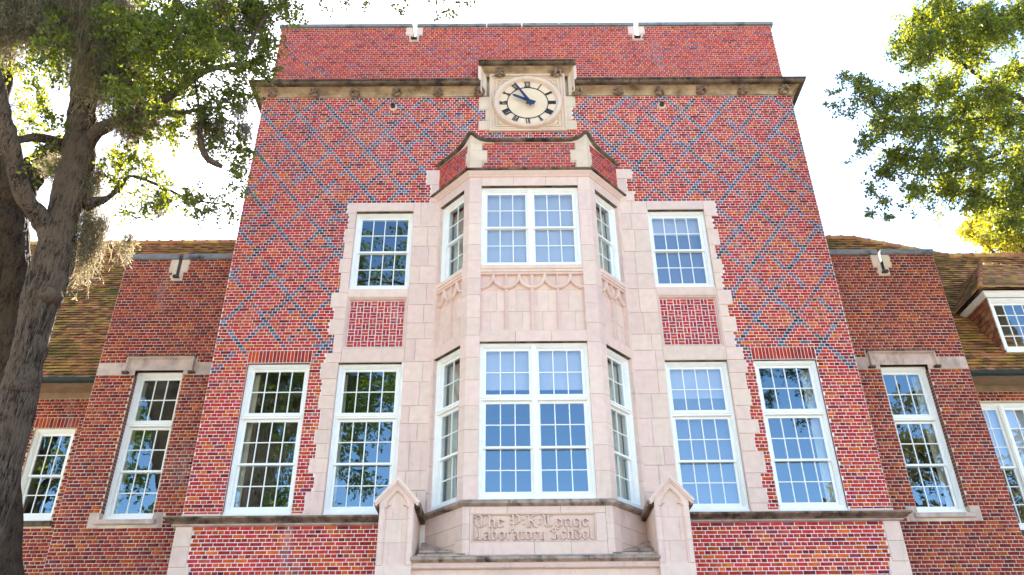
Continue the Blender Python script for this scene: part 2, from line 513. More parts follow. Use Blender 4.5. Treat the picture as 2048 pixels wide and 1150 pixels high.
# ---- windows
def window(cx, z0, w, h, y, sashes, loc=None, rz=0.0, mull=None, blind=None, curtain=False, room=1.6, sill=True, name="window", transom=None, cas=0.075, flare=.5, lift_sheets=None, head=None):
    """local frame: x across, y inwards, z up from the sill. sashes: (xa, xb, za, zb, cols, rows, depth)"""
    e = empty(name, loc if loc is not None else (cx, y, z0), rz, B)
    x0, x1 = -w / 2, w / 2
    prof = [(0, .20), (0, 0), (.022, 0), (.03, .012), (.045, .012), (.052, .03), (cas - .012, .036), (cas - .008, .055), (cas, .055), (cas, .20)]
    pts = [(x0, 0, 0), (x1, 0, 0), (x1, 0, h), (x0, 0, h)]
    mit = [(1, 0, 1), (-1, 0, 1), (-1, 0, -1), (1, 0, -1)]
    fm = MB().sweep(pts, mit, (0, 1, 0), prof, closed=True)
    if mull is not None:
        for mx in mull:
            fm.box(mx - .028, mx + .028, -.004, .2, .02, h - .02)
            fm.box(mx - .05, mx + .05, .014, .19, .03, h - .03)
    if transom is not None:
        fm.box(x0 + .012, x1 - .012, .004, .19, transom - .03, transom + .03)
        fm.box(x0 + .03, x1 - .03, -.012, .02, transom + .008, transom + .034)
    fm.build("frame", M['paint'], e)
    if sill:
        sm = MB().box(x0 - .0, x1 + .0, -.03, .03, -.012, .05)
        sm.box(x0 + .03, x1 - .03, -.006, .06, .051, .10)
        sm.build("sill", M['paint'], e)
    for (xa, xb, za, zb, nc, nr, dp) in sashes:
        st, tr, br = .045, .045, .085
        if dp[0] == 'u': y0, br = .075, .04
        elif dp[0] == 'l': y0, tr = .115, .04
        else: y0 = .085
        y1 = y0 + .038
        sb = MB()
        sb.box(xa, xa + st, y0, y1, za, zb).box(xb - st, xb, y0, y1, za, zb)
        sb.box(xa + st, xb - st, y0 + .001, y1, zb - tr, zb).box(xa + st, xb - st, y0 + .001 - (.012 if dp[0] == 'u' else 0), y1, za, za + br)
        s = sb.build("sash", M['paint'], e)
        gx0, gx1, gz0, gz1 = xa + st, xb - st, za + br, zb - tr
        bw = .009
        for i in range(1, nc):
            x = gx0 + (gx1 - gx0) * i / nc
            MB().box(x - bw, x + bw, y0 + .004, y0 + .030, gz0, gz1).build("glazing_bar", M['glazing'], e)
        for j in range(1, nr):
            z = gz0 + (gz1 - gz0) * j / nr
            MB().box(gx0, gx1, y0 + .006, y0 + .028, z - bw, z + bw).build("glazing_bar", M['glazing'], e)
        pw, ph = (gx1 - gx0) / nc, (gz1 - gz0) / nr
        key = ('pane', round(pw, 3), round(ph, 3))
        if key not in SHARED:
            SHARED[key] = MB().box(-pw / 2 + .002, pw / 2 - .002, -.002, .002, -ph / 2 + .002, ph / 2 - .002).mesh("pane", M['glass'])
        for i in range(nc):
            for j in range(nr):
                o = link("pane", SHARED[key], e, (gx0 + pw * (i + .5), y0 + .018, gz0 + ph * (j + .5)))
                o.rotation_euler = (random.gauss(0, .0018), 0, random.gauss(0, .0018))
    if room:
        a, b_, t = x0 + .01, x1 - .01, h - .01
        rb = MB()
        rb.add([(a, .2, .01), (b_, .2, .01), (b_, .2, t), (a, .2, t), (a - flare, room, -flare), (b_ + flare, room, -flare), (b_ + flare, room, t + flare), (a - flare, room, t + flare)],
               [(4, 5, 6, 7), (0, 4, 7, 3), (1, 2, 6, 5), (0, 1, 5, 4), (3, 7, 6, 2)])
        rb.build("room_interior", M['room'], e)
    if lift_sheets:
        for (xa, xb, za, zb) in lift_sheets:
            MB().box(xa, xb, .225, .231, za, zb).build("pane_lift_sheet", M['pane_lift_grey'], e)  # made-up sheet behind the glass, added to brighten dark panes
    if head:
        MB().box(x0 - .004, x1 + .004, -head + .006, .03, h - .004, h + .012).build("head_shadow_strip", M['stone_dark'], e)  # dark strip painting in the shadow line under the lintel
    if blind:
        for (xa, xb, za, zb) in blind:
            MB().box(xa, xb, .205, .211, za, zb).box(xa, xb, .198, .218, za - .025, za).build("roller_blind", M['blind'], e)
    if curtain:
        for (xa, xb) in curtain:
            n = 26
            cb = MB()
            vs = []
            for i in range(n + 1):
                x = xa + (xb - xa) * i / n
                yy = .27 + .03 * math.sin(i * 1.9) + .012 * math.sin(i * .7)
                vs += [(x, yy, .05), (x, yy, h - .1)]
            cb.add(vs, [(2 * i, 2 * i + 2, 2 * i + 3, 2 * i + 1) for i in range(n)])
            cb.build("curtain", M['curtain'], e, smooth=True)
    return e

def tall_sashes(w, h, nc, cas=0.075, zt=1.86, zm=0.93):
    """light over a double-hung pair: local z of the transom zt and of the meeting rail zm"""
    xa, xb = -w / 2 + cas, w / 2 - cas
    return [(xa, xb, zt + .035, h - cas, nc, 2, 't'), (xa, xb, zm, zt - .035, nc, 2, 'u'), (xa, xb, .085, zm + .045, nc, 2, 'l')]

# ------------------------------------------------------------------ central block: brick walls
ZS = 5.75                      # top of the string course
Z_COR = 15.765                 # underside of the main cornice
Z_TOP = 18.27                  # top of the parapet brickwork
XB = -0.035                    # axis of the bay
WIN_LO = [(-5.005, 1.22), (-3.22, 1.24), (3.17, 1.24), (4.925, 1.23)]   # centre, width
WIN_HI = [(-3.18, 1.245), (3.17, 1.25)]
ZL0, ZL1, ZU0, ZU1 = 5.77, 8.745, 10.42, 12.40
holes = [(c - w / 2, c + w / 2, ZL0, ZL1) for c, w in WIN_LO] + [(c - w / 2, c + w / 2, ZU0, ZU1) for c, w in WIN_HI]
holes += [(c - w / 2 + .02, c + w / 2 - .02, 9.08, 10.21) for c, w in WIN_HI]
holes.append((XB - 1.95, XB + 1.95, 4.0, 12.6))
excl = list(holes)
stone_rects = []               # (xa, xb, za, zb): ashlar that replaces brick on the front
def teeth(side, z0, z1, xin, xa, xb, seed):
    """toothed stone margin: steps of whole courses between xa and xb"""
    rs = random.Random(seed)
    k = math.floor((Z_K0 + CH / 2 - z1) / CH)
    z = z1
    i = 0
    out = []
    while z > z0 + .05:
        n = rs.choice([4, 5, 5, 6])
        zn = max(z - n * CH, z0)
        if zn - z0 < .14: zn = z0
        xo = (xa if i % 2 else xb) + rs.choice([0, 0, HD / 2, -HD / 2]) * .6
        r = (min(side * xin, side * xo), max(side * xin, side * xo), zn, z)
        out.append(r)
        z = zn; i += 1
    return out
def snap(z):                    # nearest bed joint
    k = round((Z_K0 + CH / 2 - z) / CH)
    return Z_K0 + CH / 2 - k * CH
ZST = snap(12.66)
blocks = []
for s in (-1, 1):
    c, w = (WIN_HI[0] if s < 0 else WIN_HI[1])
    xo, xi = abs(c) + w / 2, abs(c) - w / 2
    m_hi = teeth(s, snap(10.36), ZST, xo, 3.94, 4.03, 11 + s)
    m_mid = teeth(s, snap(8.74), snap(10.36), xo, 4.0, 4.09, 21 + s)
    m_lo = teeth(s, ZS + .0, snap(8.74), 3.84 if s < 0 else 3.79, 4.07, 4.16, 31 + s)
    blocks += m_hi + m_mid + m_lo
    # head band over the upper window, spandrel bands, and the pier between window and bay
    def blk(xa, xb, za, zb):
        blocks.append((min(s * xa, s * xb), max(s * xa, s * xb), za, zb))
    blk(xi, xo, ZU1, ZST)
    blk(xi, xo, 10.235, ZU0)
    blk(xi, xo, ZL1, 9.055)
    z = ZS
    rs = random.Random(5 + s)
    while z < ZST - .05:
        zn = min(z + rs.choice([.36, .43, .5, .56]), ZST)
        if ZST - zn < .2: zn = ZST
        xm = 2.02 + (xi - 2.02) * rs.choice([.38, .62, .3, .7])
        blk(1.93, xm, z, zn); blk(xm, xi, z, zn)
        z = zn
    # stone beside the bay parapet
    for r in teeth(s, ZST, snap(13.5), 1.9, 2.16, 2.30, 41 + s):
        blocks.append(r)
excl += [(c - .01 if c < 0 else c, d, e, f) for c, d, e, f in blocks]
excl += [(min(s * 2.5, s * 3.9), max(s * 2.5, s * 3.9), 9.0, 10.3) for s in (-1, 1)]
# clock surround
ck = []
for s in (-1, 1):
    ck += teeth(s, snap(14.68), Z_COR, .86, 1.0, 1.13, 51 + s)
excl += ck + [(-.9, .9, snap(14.68), Z_COR)]
# soldier arches over the two outer windows
SOL = [(-5.005, 1.25), (4.925, 1.26)]
Z_SOL = snap(8.99)
excl += [(c - w / 2, c + w / 2, ZL1, Z_SOL) for c, w in SOL]
pipes = [(-3.2, 15.44), (3.18, 15.44)]
main_wall = brick_wall("central_wall", -HW, HW, ZS, Z_COR, 0.0, excl, holes, 'red', M['mortar_white'], lattice=True, lat_from=8.55)
sb = []
for c, w in SOL:
    n = 18
    for i in range(n):
        xa = c - w / 2 + w * i / n
        lean = 0
        sb.append((xa + .006, xa + w / n - .006, ZL1 + .012, Z_SOL - JT / 2, -.002, random.choice([(.50, .05, .02), (.58, .075, .02), (.36, .04, .03), (.42, .045, .025), (.28, .035, .03)])))
for b in sb:
    me = brick_mesh(b[1] - b[0], b[3] - b[2], .03, b[5])
    link("soldier_brick", me, main_wall, ((b[0] + b[1]) / 2, b[4], (b[2] + b[3]) / 2))
# base below the string course, slightly proud
base_ex = [(-2.62, 2.5, 0, 5.6), (-6.5, -6.0, 0, 5.6), (6.0, 6.5, 0, 5.6)]
QB = []
for s in (-1, 1):
    z = 5.55; i = 0
    while z > .05:
        zn = max(z - 5 * CH, 0.02)
        xin = (6.07, 6.07, 6.0)[i % 3]
        QB.append((min(s * xin, s * 6.37), max(s * xin, s * 6.37), zn, z)); z = zn; i += 1
base_wall = brick_wall("base_wall", -6.37, 6.37, 0.0, 5.555, -0.05, [(-2.45, 2.33, 0, 5.6)] + QB, [], 'red', M['mortar_white'], individuals=300)
# parapet, a little set back, with two open drain slots
SL = [(-2.84, .10), (2.82, .10)]
PY = 0.10
par_holes = [(c - .05, c + .05, 17.86, Z_TOP + .2) for c, _ in SL]
par_ex = [(c - .21, c + .21, 17.98, Z_TOP + .05) for c, _ in SL] + [(c - .12, c + .12, 17.80, 18.0) for c, _ in SL] + [(-1.17, 1.17, 15.7, 16.68)]
par_wall = brick_wall("parapet_wall", -6.24, 6.28, 15.98, Z_TOP, PY, par_ex, par_holes, 'par', M['mortar_tan'])
# parapet back face and slot cheeks, core of the block
core = MB()
for a, b in cut(-6.24, 6.28, [(h[0], h[1]) for h in par_holes]):
    core.box(a, b, PY + .012, PY + .42, 15.9, Z_TOP)
for c, _ in SL:
    core.box(c - .05, c + .05, PY + .012, PY + .42, 15.9, 17.86)
core.build("parapet_core", M['mortar_tan'], B)
core = MB()
core.box(-HW, -HW + .25, .013, 9, 0, 15.9).box(HW - .25, HW, .013, 9, 0, 15.9).box(-HW, HW, 8.8, 9, 0, 15.9).box(-HW, HW, .5, 9, 15.86, 15.9)
core.build("side_walls", M['backing'], B)

# ------------------------------------------------------------------ stone dressings on the front
def stone_block(r, y0=-.012, y1=.12, m='stone', g=.003, name="stone_block", parent=None):
    xa, xb, za, zb = r
    return MB().bbox(xa + g, xb - g, y0 - random.uniform(0, .003), y1, za + g, zb - g, .006).build(name, M[m], parent or B)
for r in blocks:
    stone_block(r)
for r in ck:
    stone_block(r, m='stone_warm')
for r in QB:
    stone_block(r, y0=-.065, y1=.1)
# white joints behind the ashlar
for s in (-1, 1):
    MB().box(min(s * 1.95, s * 2.56), max(s * 1.95, s * 2.56), .004, .1, ZS, ZST).build("joint_mortar", M['mortar_white'], B)
    MB().box(min(s * 2.0, s * 2.2), max(s * 2.0, s * 2.2), .004, .1, ZST, 13.45).build("joint_mortar", M['mortar_white'], B)

# sunk brick panels between the storeys
for s, (c, w) in zip((-1, 1), WIN_HI):
    p = empty("brick_panel", (c, 0, 9.055), 0, B)
    ww, hh = w, 10.235 - 9.055
    pts = [(-ww / 2, 0, 0), (ww / 2, 0, 0), (ww / 2, 0, hh), (-ww / 2, 0, hh)]
    mit = [(1, 0, 1), (-1, 0, 1), (-1, 0, -1), (1, 0, -1)]
    MB().sweep(pts, mit, (0, 1, 0), [(0, .1), (0, -.012), (.02, -.012), (.03, .012), (.045, .02), (.055, .05), (.055, .10)], closed=True).build("panel_moulding", M['stone'], p)
    MB().add([(-ww / 2 + .05, .078, .05), (ww / 2 - .05, .078, .05), (ww / 2 - .05, .078, hh - .05), (-ww / 2 + .05, .078, hh - .05)], [(0, 1, 2, 3)]).build("panel_mortar", M['mortar_white'], p)
    nx = 8
    cw, chh = (ww - .13) / nx, (hh - .13) / nx
    for i in range(nx):
        for j in range(nx):
            xa, za = -ww / 2 + .065 + i * cw, .065 + j * chh
            for q in (0, 1):
                if (i + j) % 2 == 0:
                    r = (xa + .010, xa + cw - .010, za + q * chh / 2 + .010, za + (q + 1) * chh / 2 - .010)
                else:
                    r = (xa + q * cw / 2 + .010, xa + (q + 1) * cw / 2 - .010, za + .010, za + chh - .010)
                t = random.choice([(.50, .035, .05), (.42, .04, .05), (.54, .06, .035), (.34, .04, .06), (.46, .07, .07)])
                me = brick_mesh(r[1] - r[0], r[3] - r[2], .02, t)
                link("panel_brick", me, p, ((r[0] + r[1]) / 2, .066 - random.uniform(0, .003), (r[2] + r[3]) / 2))

# string course at the sill of the tall windows
def path_plan(pts):
    """mitre vectors (outwards = to the right of travel... here towards -y for travel along +x)"""
    P = [Vector((p[0], p[1], 0)) for p in pts]
    ns = []
    for i in range(len(P) - 1):
        t = (P[i + 1] - P[i]).normalized()
        ns.append(Vector((t.y, -t.x, 0)))
    out = []
    for i in range(len(P)):
        if i == 0: out.append(ns[0])
        elif i == len(P) - 1: out.append(ns[-1])
        else:
            m = ns[i - 1] + ns[i]
            out.append(m / max(m.dot(ns[i]), .2))
    return out
def moulding(name, pts, z, prof, m, parent=None, cap=True):
    mit = path_plan(pts)
    return MB().sweep([(p[0], p[1], z) for p in pts], mit, (0, 0, 1), prof, cap=cap).build(name, M[m], parent or B)
STR_TOP = [(-.06, .0), (.13, -.05), (.185, -.07), (.19, -.085), (.185, -.10), (.15, -.108), (.13, -.12), (.07, -.135), (.04, -.16), (-.06, -.16)]
STR_LOW = [(-.06, -.16), (.04, -.16), (.06, -.168), (.068, -.18), (.06, -.194), (.03, -.205), (-.06, -.205)]
for s in (-1, 1):
    if s < 0: pts = [(-6.37, 1.2), (-6.37, -.05), (-2.1, -.05)]
    else: pts = [(2.0, -.05), (6.37, -.05), (6.37, 1.2)]
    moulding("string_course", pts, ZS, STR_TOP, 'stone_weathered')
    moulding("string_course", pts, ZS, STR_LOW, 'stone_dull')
    # short stone blocks that carry the window sills
    for xa, xb in ((6.33, 5.62), (4.39, 3.84)) if s < 0 else ((6.33, 5.56), (4.31, 3.8)):
        stone_block((min(s * xa, s * xb), max(s * xa, s * xb), ZS - .03, ZS + .035), y0=-.03)

# main cornice: hollow with carved heads, stepping up over the clock
COR = [(-.08, -.005), (.0, -.005), (.03, .0), (.035, .02), (.012, .04), (.02, .07), (.06, .12), (.13, .165), (.23, .19), (.27, .20)]
COR_TOP = [(.10, .178), (.27, .178), (.29, .19), (.31, .212), (.31, .228), (.29, .24), (.29, .255), (.325, .268), (.335, .285), (.32, .30), (-.10, .34), (-.10, .178)]
ZC = Z_COR
sx = 1.155
pl = [(-HW, 1.0), (-HW, 0), (-sx, 0)]
pr = [(sx, 0), (HW, 0), (HW, 1.0)]
for pts in (pl, pr):
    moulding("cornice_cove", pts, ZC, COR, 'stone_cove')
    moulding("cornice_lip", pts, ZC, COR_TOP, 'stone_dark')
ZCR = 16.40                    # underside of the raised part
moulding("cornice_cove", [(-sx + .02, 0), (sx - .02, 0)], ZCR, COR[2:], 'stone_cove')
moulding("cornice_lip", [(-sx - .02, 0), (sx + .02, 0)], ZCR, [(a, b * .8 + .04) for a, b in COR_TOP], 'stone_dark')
for s in (-1, 1):               # upright cheeks where the cornice steps up
    mb = MB()
    xs = s * sx
    mb.prism_z([(xs - .03, .1), (xs - .03, -.21), (xs + .03, -.21), (xs + .03, .1)], ZC + .36, ZCR + .19)
    mb.build("cornice_cheek", M['stone'], B)
    mb = MB()
    n = 8
    poly = [(0, 0), (0, .2)]
    prof2 = [(.02, .0), (.0, .03), (.045, .10), (.12, .155), (.20, .17)]
    # concave fillet inside the cheek
    vs = []
    for zz in (ZC + .02, ZCR + .2):
        for a, b in ((.03, 0.0), (.03, .20), (.055, .17), (.09, .06), (.16, .012), (.17, 0)):
            vs.append((xs - s * a, -b, zz))
    kk = 6
    fs = [(i, i + 1, kk + i + 1, kk + i) for i in range(kk - 1)] + [tuple(range(kk)), tuple(range(2 * kk - 1, kk - 1, -1))]
    mb.add(vs, fs).build("cornice_cheek", M['stone_warm'], B)

# ---- clock
CK = Vector((-.005, 0, 15.535))
ckp = empty("clock", tuple(CK), 0, B)
# stone panel with square mouldings
pb = MB()
pb.box(-.90, .90, -.004, .1, -.80, .91)
pb.build("clock_panel", M['stone_warm'], ckp)
def square_frame(name, h, zc, prof, m, up=None):
    pts = [(-h, 0, zc - h), (h, 0, zc - h), (h, 0, zc + h), (-h, 0, zc + h)]
    mit = [(1, 0, 1), (-1, 0, 1), (-1, 0, -1), (1, 0, -1)]
    return MB().sweep(pts, mit, (0, -1, 0), prof, closed=True).build(name, M[m], ckp)
square_frame("panel_moulding", .88, .03, [(-.03, .0), (-.03, .05), (.0, .06), (.02, .045), (.03, .02), (.05, .018), (.06, .035), (.08, .035), (.09, .005)], 'stone_warm')
square_frame("panel_moulding", .76, .03, [(.0, .0), (.0, .03), (.02, .038), (.035, .03), (.045, .004)], 'stone_warm')
for sx_ in (-1, 1):             # carved spandrels in the four corners
    for sz_ in (-1, 1):
        sp_ = MB()
        cx_, cz_ = sx_ * .64, .03 + sz_ * .64
        for (a, b, r) in ((0, 0, .045), (.05, -.04, .03), (-.04, .05, .03), (.07, .03, .022), (.02, .075, .02), (-.09, .075, .018), (.075, -.1, .018)):
            sp_.ellipsoid((cx_ + sx_ * a, -.012, cz_ + sz_ * b), (r * 1.2, .025, r), 8, 6)
        sp_.build("spandrel_carving", M['stone_warm'], ckp, smooth=True)
RING = [(.60, -.02), (.665, -.03), (.672, -.052), (.69, -.062), (.70, -.09), (.725, -.118), (.76, -.128), (.795, -.118), (.82, -.085), (.815, -.05), (.835, -.03), (.835, .02)]
MB().lathe_y((0, 0, 0), RING, 96).build("clock_ring", M['stone_warm'], ckp, smooth=True)
MB().lathe_y((0, 0, 0), [(.0, -.032), (.3, -.032), (.672, -.032)], 96).build("clock_face", M['clock_face'], ckp)
MB().lathe_y((0, 0, 0), [(.478, -.032), (.478, -.044), (.484, -.048), (.492, -.048), (.498, -.044), (.498, -.032)], 96).build("clock_chapter_line", M['numeral'], ckp)
for i in range(12):
    an = R(90 - 30 * i)
    if i in (1, 4, 7, 10): continue
    MB().ellipsoid((.488 * math.cos(an), -.05, .488 * math.sin(an)), (.014, .012, .014), 8, 6).build("minute_stud", M['numeral'], ckp)
NUM = ['XII', 'I', 'II', 'III', 'IIII', 'V', 'VI', 'VII', 'VIII', 'IX', 'X', 'XI']
for i, t in enumerate(NUM):
    mb = MB()
    wd = {'I': .036, 'V': .075, 'X': .078}
    tot = sum(wd[c] for c in t)
    x = -tot / 2
    hN = .168
    qy = 0
    def bar(xa, za, xb, zb, th):
        global qy
        qy += 1
        d = Vector((xb - xa, zb - za)); n_ = Vector((-d.y, d.x)).normalized() * th / 2
        y0 = -.05 - (qy % 3) * .0015
        P = [(xa + n_.x, za + n_.y), (xa - n_.x, za - n_.y), (xb - n_.x, zb - n_.y), (xb + n_.x, zb + n_.y)]
        mb.prism_y(P, y0, -.03)
    for c_ in t:
        w_ = wd[c_]; m_ = x + w_ / 2
        if c_ == 'I': bar(m_, -hN / 2, m_, hN / 2, .019)
        elif c_ == 'V':
            bar(m_, -hN / 2, m_ - .026, hN / 2, .022); bar(m_, -hN / 2, m_ + .026, hN / 2, .011)
        else:
            bar(m_ + .028, -hN / 2, m_ - .028, hN / 2, .022); bar(m_ - .028, -hN / 2, m_ + .028, hN / 2, .010)
        x += w_
    for zz in (-hN / 2, hN / 2):
        bar(-tot / 2 + .004, zz, tot / 2 - .004, zz, .007)
    an = R(-30 * i)
    ca, sa = math.cos(an), math.sin(an)
    mb.v = [(vx * ca - (vz + .582) * sa, vy, vx * sa + (vz + .582) * ca) for vx, vy, vz in mb.v]
    mb.build("numeral", M['numeral'], ckp)
def hand(name, deg, L, tail, w0, w1, w2, y):
    an = R(deg)
    d = Vector((math.sin(an), math.cos(an))); n_ = Vector((d.y, -d.x))
    pts = []
    for t, w in ((L, w0 * .3), (L - .05, w0), (0, w1), (-tail, w2)):
        pts.append((d * t, w))
    P = [(p + n_ * w / 2) for p, w in pts] + [(p - n_ * w / 2) for p, w in reversed(pts)]
    mb = MB().prism_y([(q.x, q.y) for q in P][::-1], y - .018, y)
    mb.build(name, M['navy'], ckp)
hand("hour_hand", 297, .40, .19, .055, .075, .105, -.12)
hand("minute_hand", 330, .62, .19, .04, .07, .115, -.15)
MB().lathe_y((0, 0, 0), [(0, -.185), (.028, -.185), (.034, -.17), (.034, -.03)], 20).build("hand_boss", M['navy'], ckp)

# ---- carved heads in the cornice
def head_mesh(v):
    rs = random.Random(v * 13 + 1)
    mb = MB()
    def skull(d):
        k = 1.0
        if d.y < -.3: k *= 1 - .10 * max(0, -d.z)          # jaw
        return k
    mb.ellipsoid((0, -.02, .02), (.062, .075, .085), 14, 10, skull)
    mb.ellipsoid((0, -.085, .012), (.013, .026, .024), 8, 6)          # nose
    mb.ellipsoid((0, -.08, .048), (.045, .02, .012), 10, 6)           # brow
    for s in (-1, 1):
        mb.ellipsoid((s * .024, -.082, .028), (.012, .009, .008), 8, 6)   # eyelids
        mb.ellipsoid((s * .034, -.07, -.008), (.022, .022, .018), 8, 6)   # cheeks
        mb.ellipsoid((s * .066, -.03, .02), (.014, .022, .03), 8, 6)      # ears
    mb.ellipsoid((0, -.082, -.022), (.026, .012, .007), 8, 6)         # lips
    mb.ellipsoid((0, -.075, -.045), (.022, .02, .016), 8, 6)          # chin
    # hood or hair
    for i in range(11):
        a = R(-15 + 21 * i)
        mb.ellipsoid((.078 * math.cos(a), -.015 + .01 * math.sin(i), .03 + .085 * math.sin(a)), (.028, .05, .026), 7, 5)
    # shoulders, arms and hands, differing from head to head
    mb.ellipsoid((0, -.01, -.095), (.105, .06, .045), 12, 6)
    if v == 0:
        mb.tube([(.10, -.02, -.09), (.115, -.06, -.02), (.075, -.075, .05)], [.028, .024, .018], 7)
        mb.tube([(-.10, -.02, -.09), (-.06, -.075, -.085), (.0, -.085, -.075)], [.028, .024, .016], 7)
    elif v == 1:
        for s in (-1, 1):
            mb.tube([(s * .10, -.02, -.09), (s * .085, -.075, -.095), (s * .03, -.095, -.075)], [.028, .024, .017], 7)
            mb.ellipsoid((s * .03, -.10, -.065), (.02, .018, .022), 7, 5)
    else:
        mb.tube([(-.10, -.02, -.09), (-.12, -.06, .0), (-.07, -.085, .03)], [.028, .024, .018], 7)
        mb.lathe_y((-.058, -.10, .03), [(.016, -.01), (.03, -.014), (.036, 0), (.03, .014), (.016, .01)], 12)
        mb.tube([(.10, -.02, -.09), (.06, -.08, -.08), (.02, -.1, -.055)], [.028, .024, .017], 7)
    me = mb.mesh("carved_head", M['carving'], True)
    return me
HEADS = [head_mesh(v) for v in range(3)]
hx = [-6.09, -5.10, -4.12, -3.13, -2.14, -1.165, 1.17, 2.17, 3.15, 4.14, 5.14, 6.12]
for i, x in enumerate(hx):
    o = link("carved_head", HEADS[[1, 2, 0, 2, 1, 0, 0, 1, 2, 0, 1, 2][i]], B, (x, -.085, ZC + .115))
    o.rotation_euler = (R(14), 0, random.uniform(-.25, .25)); o.scale = (1.06 * random.choice((-1, 1)), 1, 1.06)
for x, v in ((-.665, 1), (.69, 0)):
    o = link("carved_head", HEADS[v], B, (x, -.085, ZCR + .095))
    o.rotation_euler = (R(14), 0, random.uniform(-.2, .2)); o.scale = (1.06, 1, 1.06)
# corner brackets under the cornice ends
for s in (-1, 1):
    MB().ellipsoid((s * (HW + .02), .05, ZC - .06), (.05, .07, .075), 10, 8).ellipsoid((s * (HW - .0), .0, ZC - .015), (.06, .05, .05), 10, 8).build("cornice_bracket", M['carving'], B, smooth=True)
# drain pipe stubs
for x, z in pipes:
    e = empty("drain_pipe", (x, 0, z), 0, B)
    MB().lathe_y((0, 0, 0), [(.055, .02), (.10, .02), (.10, -.012), (.085, -.03), (.055, -.034)], 20).build("pipe_collar", M['stone_warm'], e, smooth=True)
    MB().lathe_y((0, 0, 0), [(.04, .15), (.04, -.10), (.056, -.10), (.058, -.085), (.058, .02)], 20).build("pipe_stub", M['lead'], e, smooth=True)
# parapet slots: stone surrounds and lead lips
for c, _ in SL:
    for s in (-1, 1):
        stone_block((min(c + s * .05, c + s * .21), max(c + s * .05, c + s * .21), 18.0, Z_TOP), y0=PY - .012, y1=PY + .1, g=.002)
        stone_block((min(c + s * .05, c + s * .12), max(c + s * .05, c + s * .12), 17.80, 18.0), y0=PY - .012, y1=PY + .1, g=.002)
    MB().box(c - .05, c + .05, PY - .01, PY + .1, 17.80, 17.86).build("stone_block", M['stone'], B)
    MB().box(c - .07, c + .075, PY - .09, PY + .02, 17.825, 17.845).box(c - .075, c - .055, PY - .09, PY + .02, 17.845, 17.88).box(c + .06, c + .08, PY - .09, PY + .02, 17.845, 17.88).build("lead_spout", M['lead'], B)
# coping stones
cx = -6.30
cop = []
edges = [-6.30, -5.35, -4.37, -3.4, -2.89, -2.79, -1.95, -1.0, -.1, .85, 1.8, 2.77, 2.87, 3.55, 4.4, 5.3, 6.34]
for a, b in zip(edges[:-1], edges[1:]):
    if b - a < .12: continue
    v = [(0, 0), (0, .10), (.05, .135), (.5, .135), (.5, 0)]
    mb = MB()
    pr_ = [(PY - .055, 0), (PY - .055, .095), (PY - .03, .125), (PY + .47, .135), (PY + .47, 0)]
    vs = [(xx, y_, Z_TOP + z_) for xx in (a + .004, b - .004) for y_, z_ in pr_]
    mb.add(vs, [(0, 1, 2, 3, 4)[::-1], (5, 6, 7, 8, 9)] + [(i, 5 + i, 5 + (i + 1) % 5, (i + 1) % 5) for i in range(5)][::1])
    mb.build("coping_stone", M['coping'], B)
# ------------------------------------------------------------------ the stone bay
BA, BB, BC, BD = (XB - 2.0, 0.0), (XB - 1.26, -.85), (XB + 1.26, -.85), (XB + 2.0, 0.0)
CANT = math.hypot(.74, .85)
RZL, RZR = math.atan2(-.85, .74), math.atan2(.85, .74)
uL = Vector((.74, -.85)) / CANT
uR = Vector((.74, .85)) / CANT
inL = Vector((-uL.y, uL.x)); inR = Vector((-uR.y, uR.x))
def P2(b, u, t, inn=None, d=0.0):
    q = Vector(b) + u * t
    if inn is not None: q = q + inn * d
    return (q.x, q.y)
PIER_F, PIER_S, PIL = .25, .18, .10
def corner_poly(side, pf=PIER_F, ps=PIER_S, th=.24, out=0.0):
    """plan of a bent corner stone (counter-clockwise)"""
    if side < 0:
        b = Vector(BB); bo = b + Vector((-.38, -.92)) * out
        return [P2(BB, uL, -ps, inL, -out), (bo.x, bo.y), (BB[0] + pf, BB[1] - out), (BB[0] + pf, BB[1] + th), (BB[0] + .10, BB[1] + th), P2(BB, uL, -ps, inL, th)]
    b = Vector(BC); bo = b + Vector((.38, -.92)) * out
    return [(BC[0] - pf, BC[1] - out), (bo.x, bo.y), P2(BC, uR, ps, inR, -out), P2(BC, uR, ps, inR, th), (BC[0] - .10, BC[1] + th), (BC[0] - pf, BC[1] + th)]
def stack(poly_fn, z0, z1, hs, m='stone', name="stone_block", seed=1):
    rs = random.Random(seed)
    z = z0
    while z < z1 - .02:
        zn = min(z + rs.choice(hs), z1)
        if z1 - zn < .16: zn = z1
        MB().prism_z(poly_fn(), z + .003, zn - .003).build(name, M[m], B)
        z = zn
for s in (-1, 1):
    stack(lambda: corner_poly(s, PIER_F + random.uniform(-.001, .001), PIER_S, .24, random.uniform(0, .003)), 5.745, 12.655, [.42, .5, .46, .55, .38], seed=3 + s)
    # narrow pilaster against the wall
    def pil():
        if s < 0: return [P2(BA, uL, -.06), P2(BA, uL, PIL), P2(BA, uL, PIL, inL, .2), P2(BA, uL, -.06, inL, .2)]
        return [P2(BD, uR, -PIL), P2(BD, uR, .06), P2(BD, uR, .06, inR, .2), P2(BD, uR, -PIL, inR, .2)]
    stack(pil, 5.745, 12.655, [.42, .5, .36, .55], seed=8 + s)

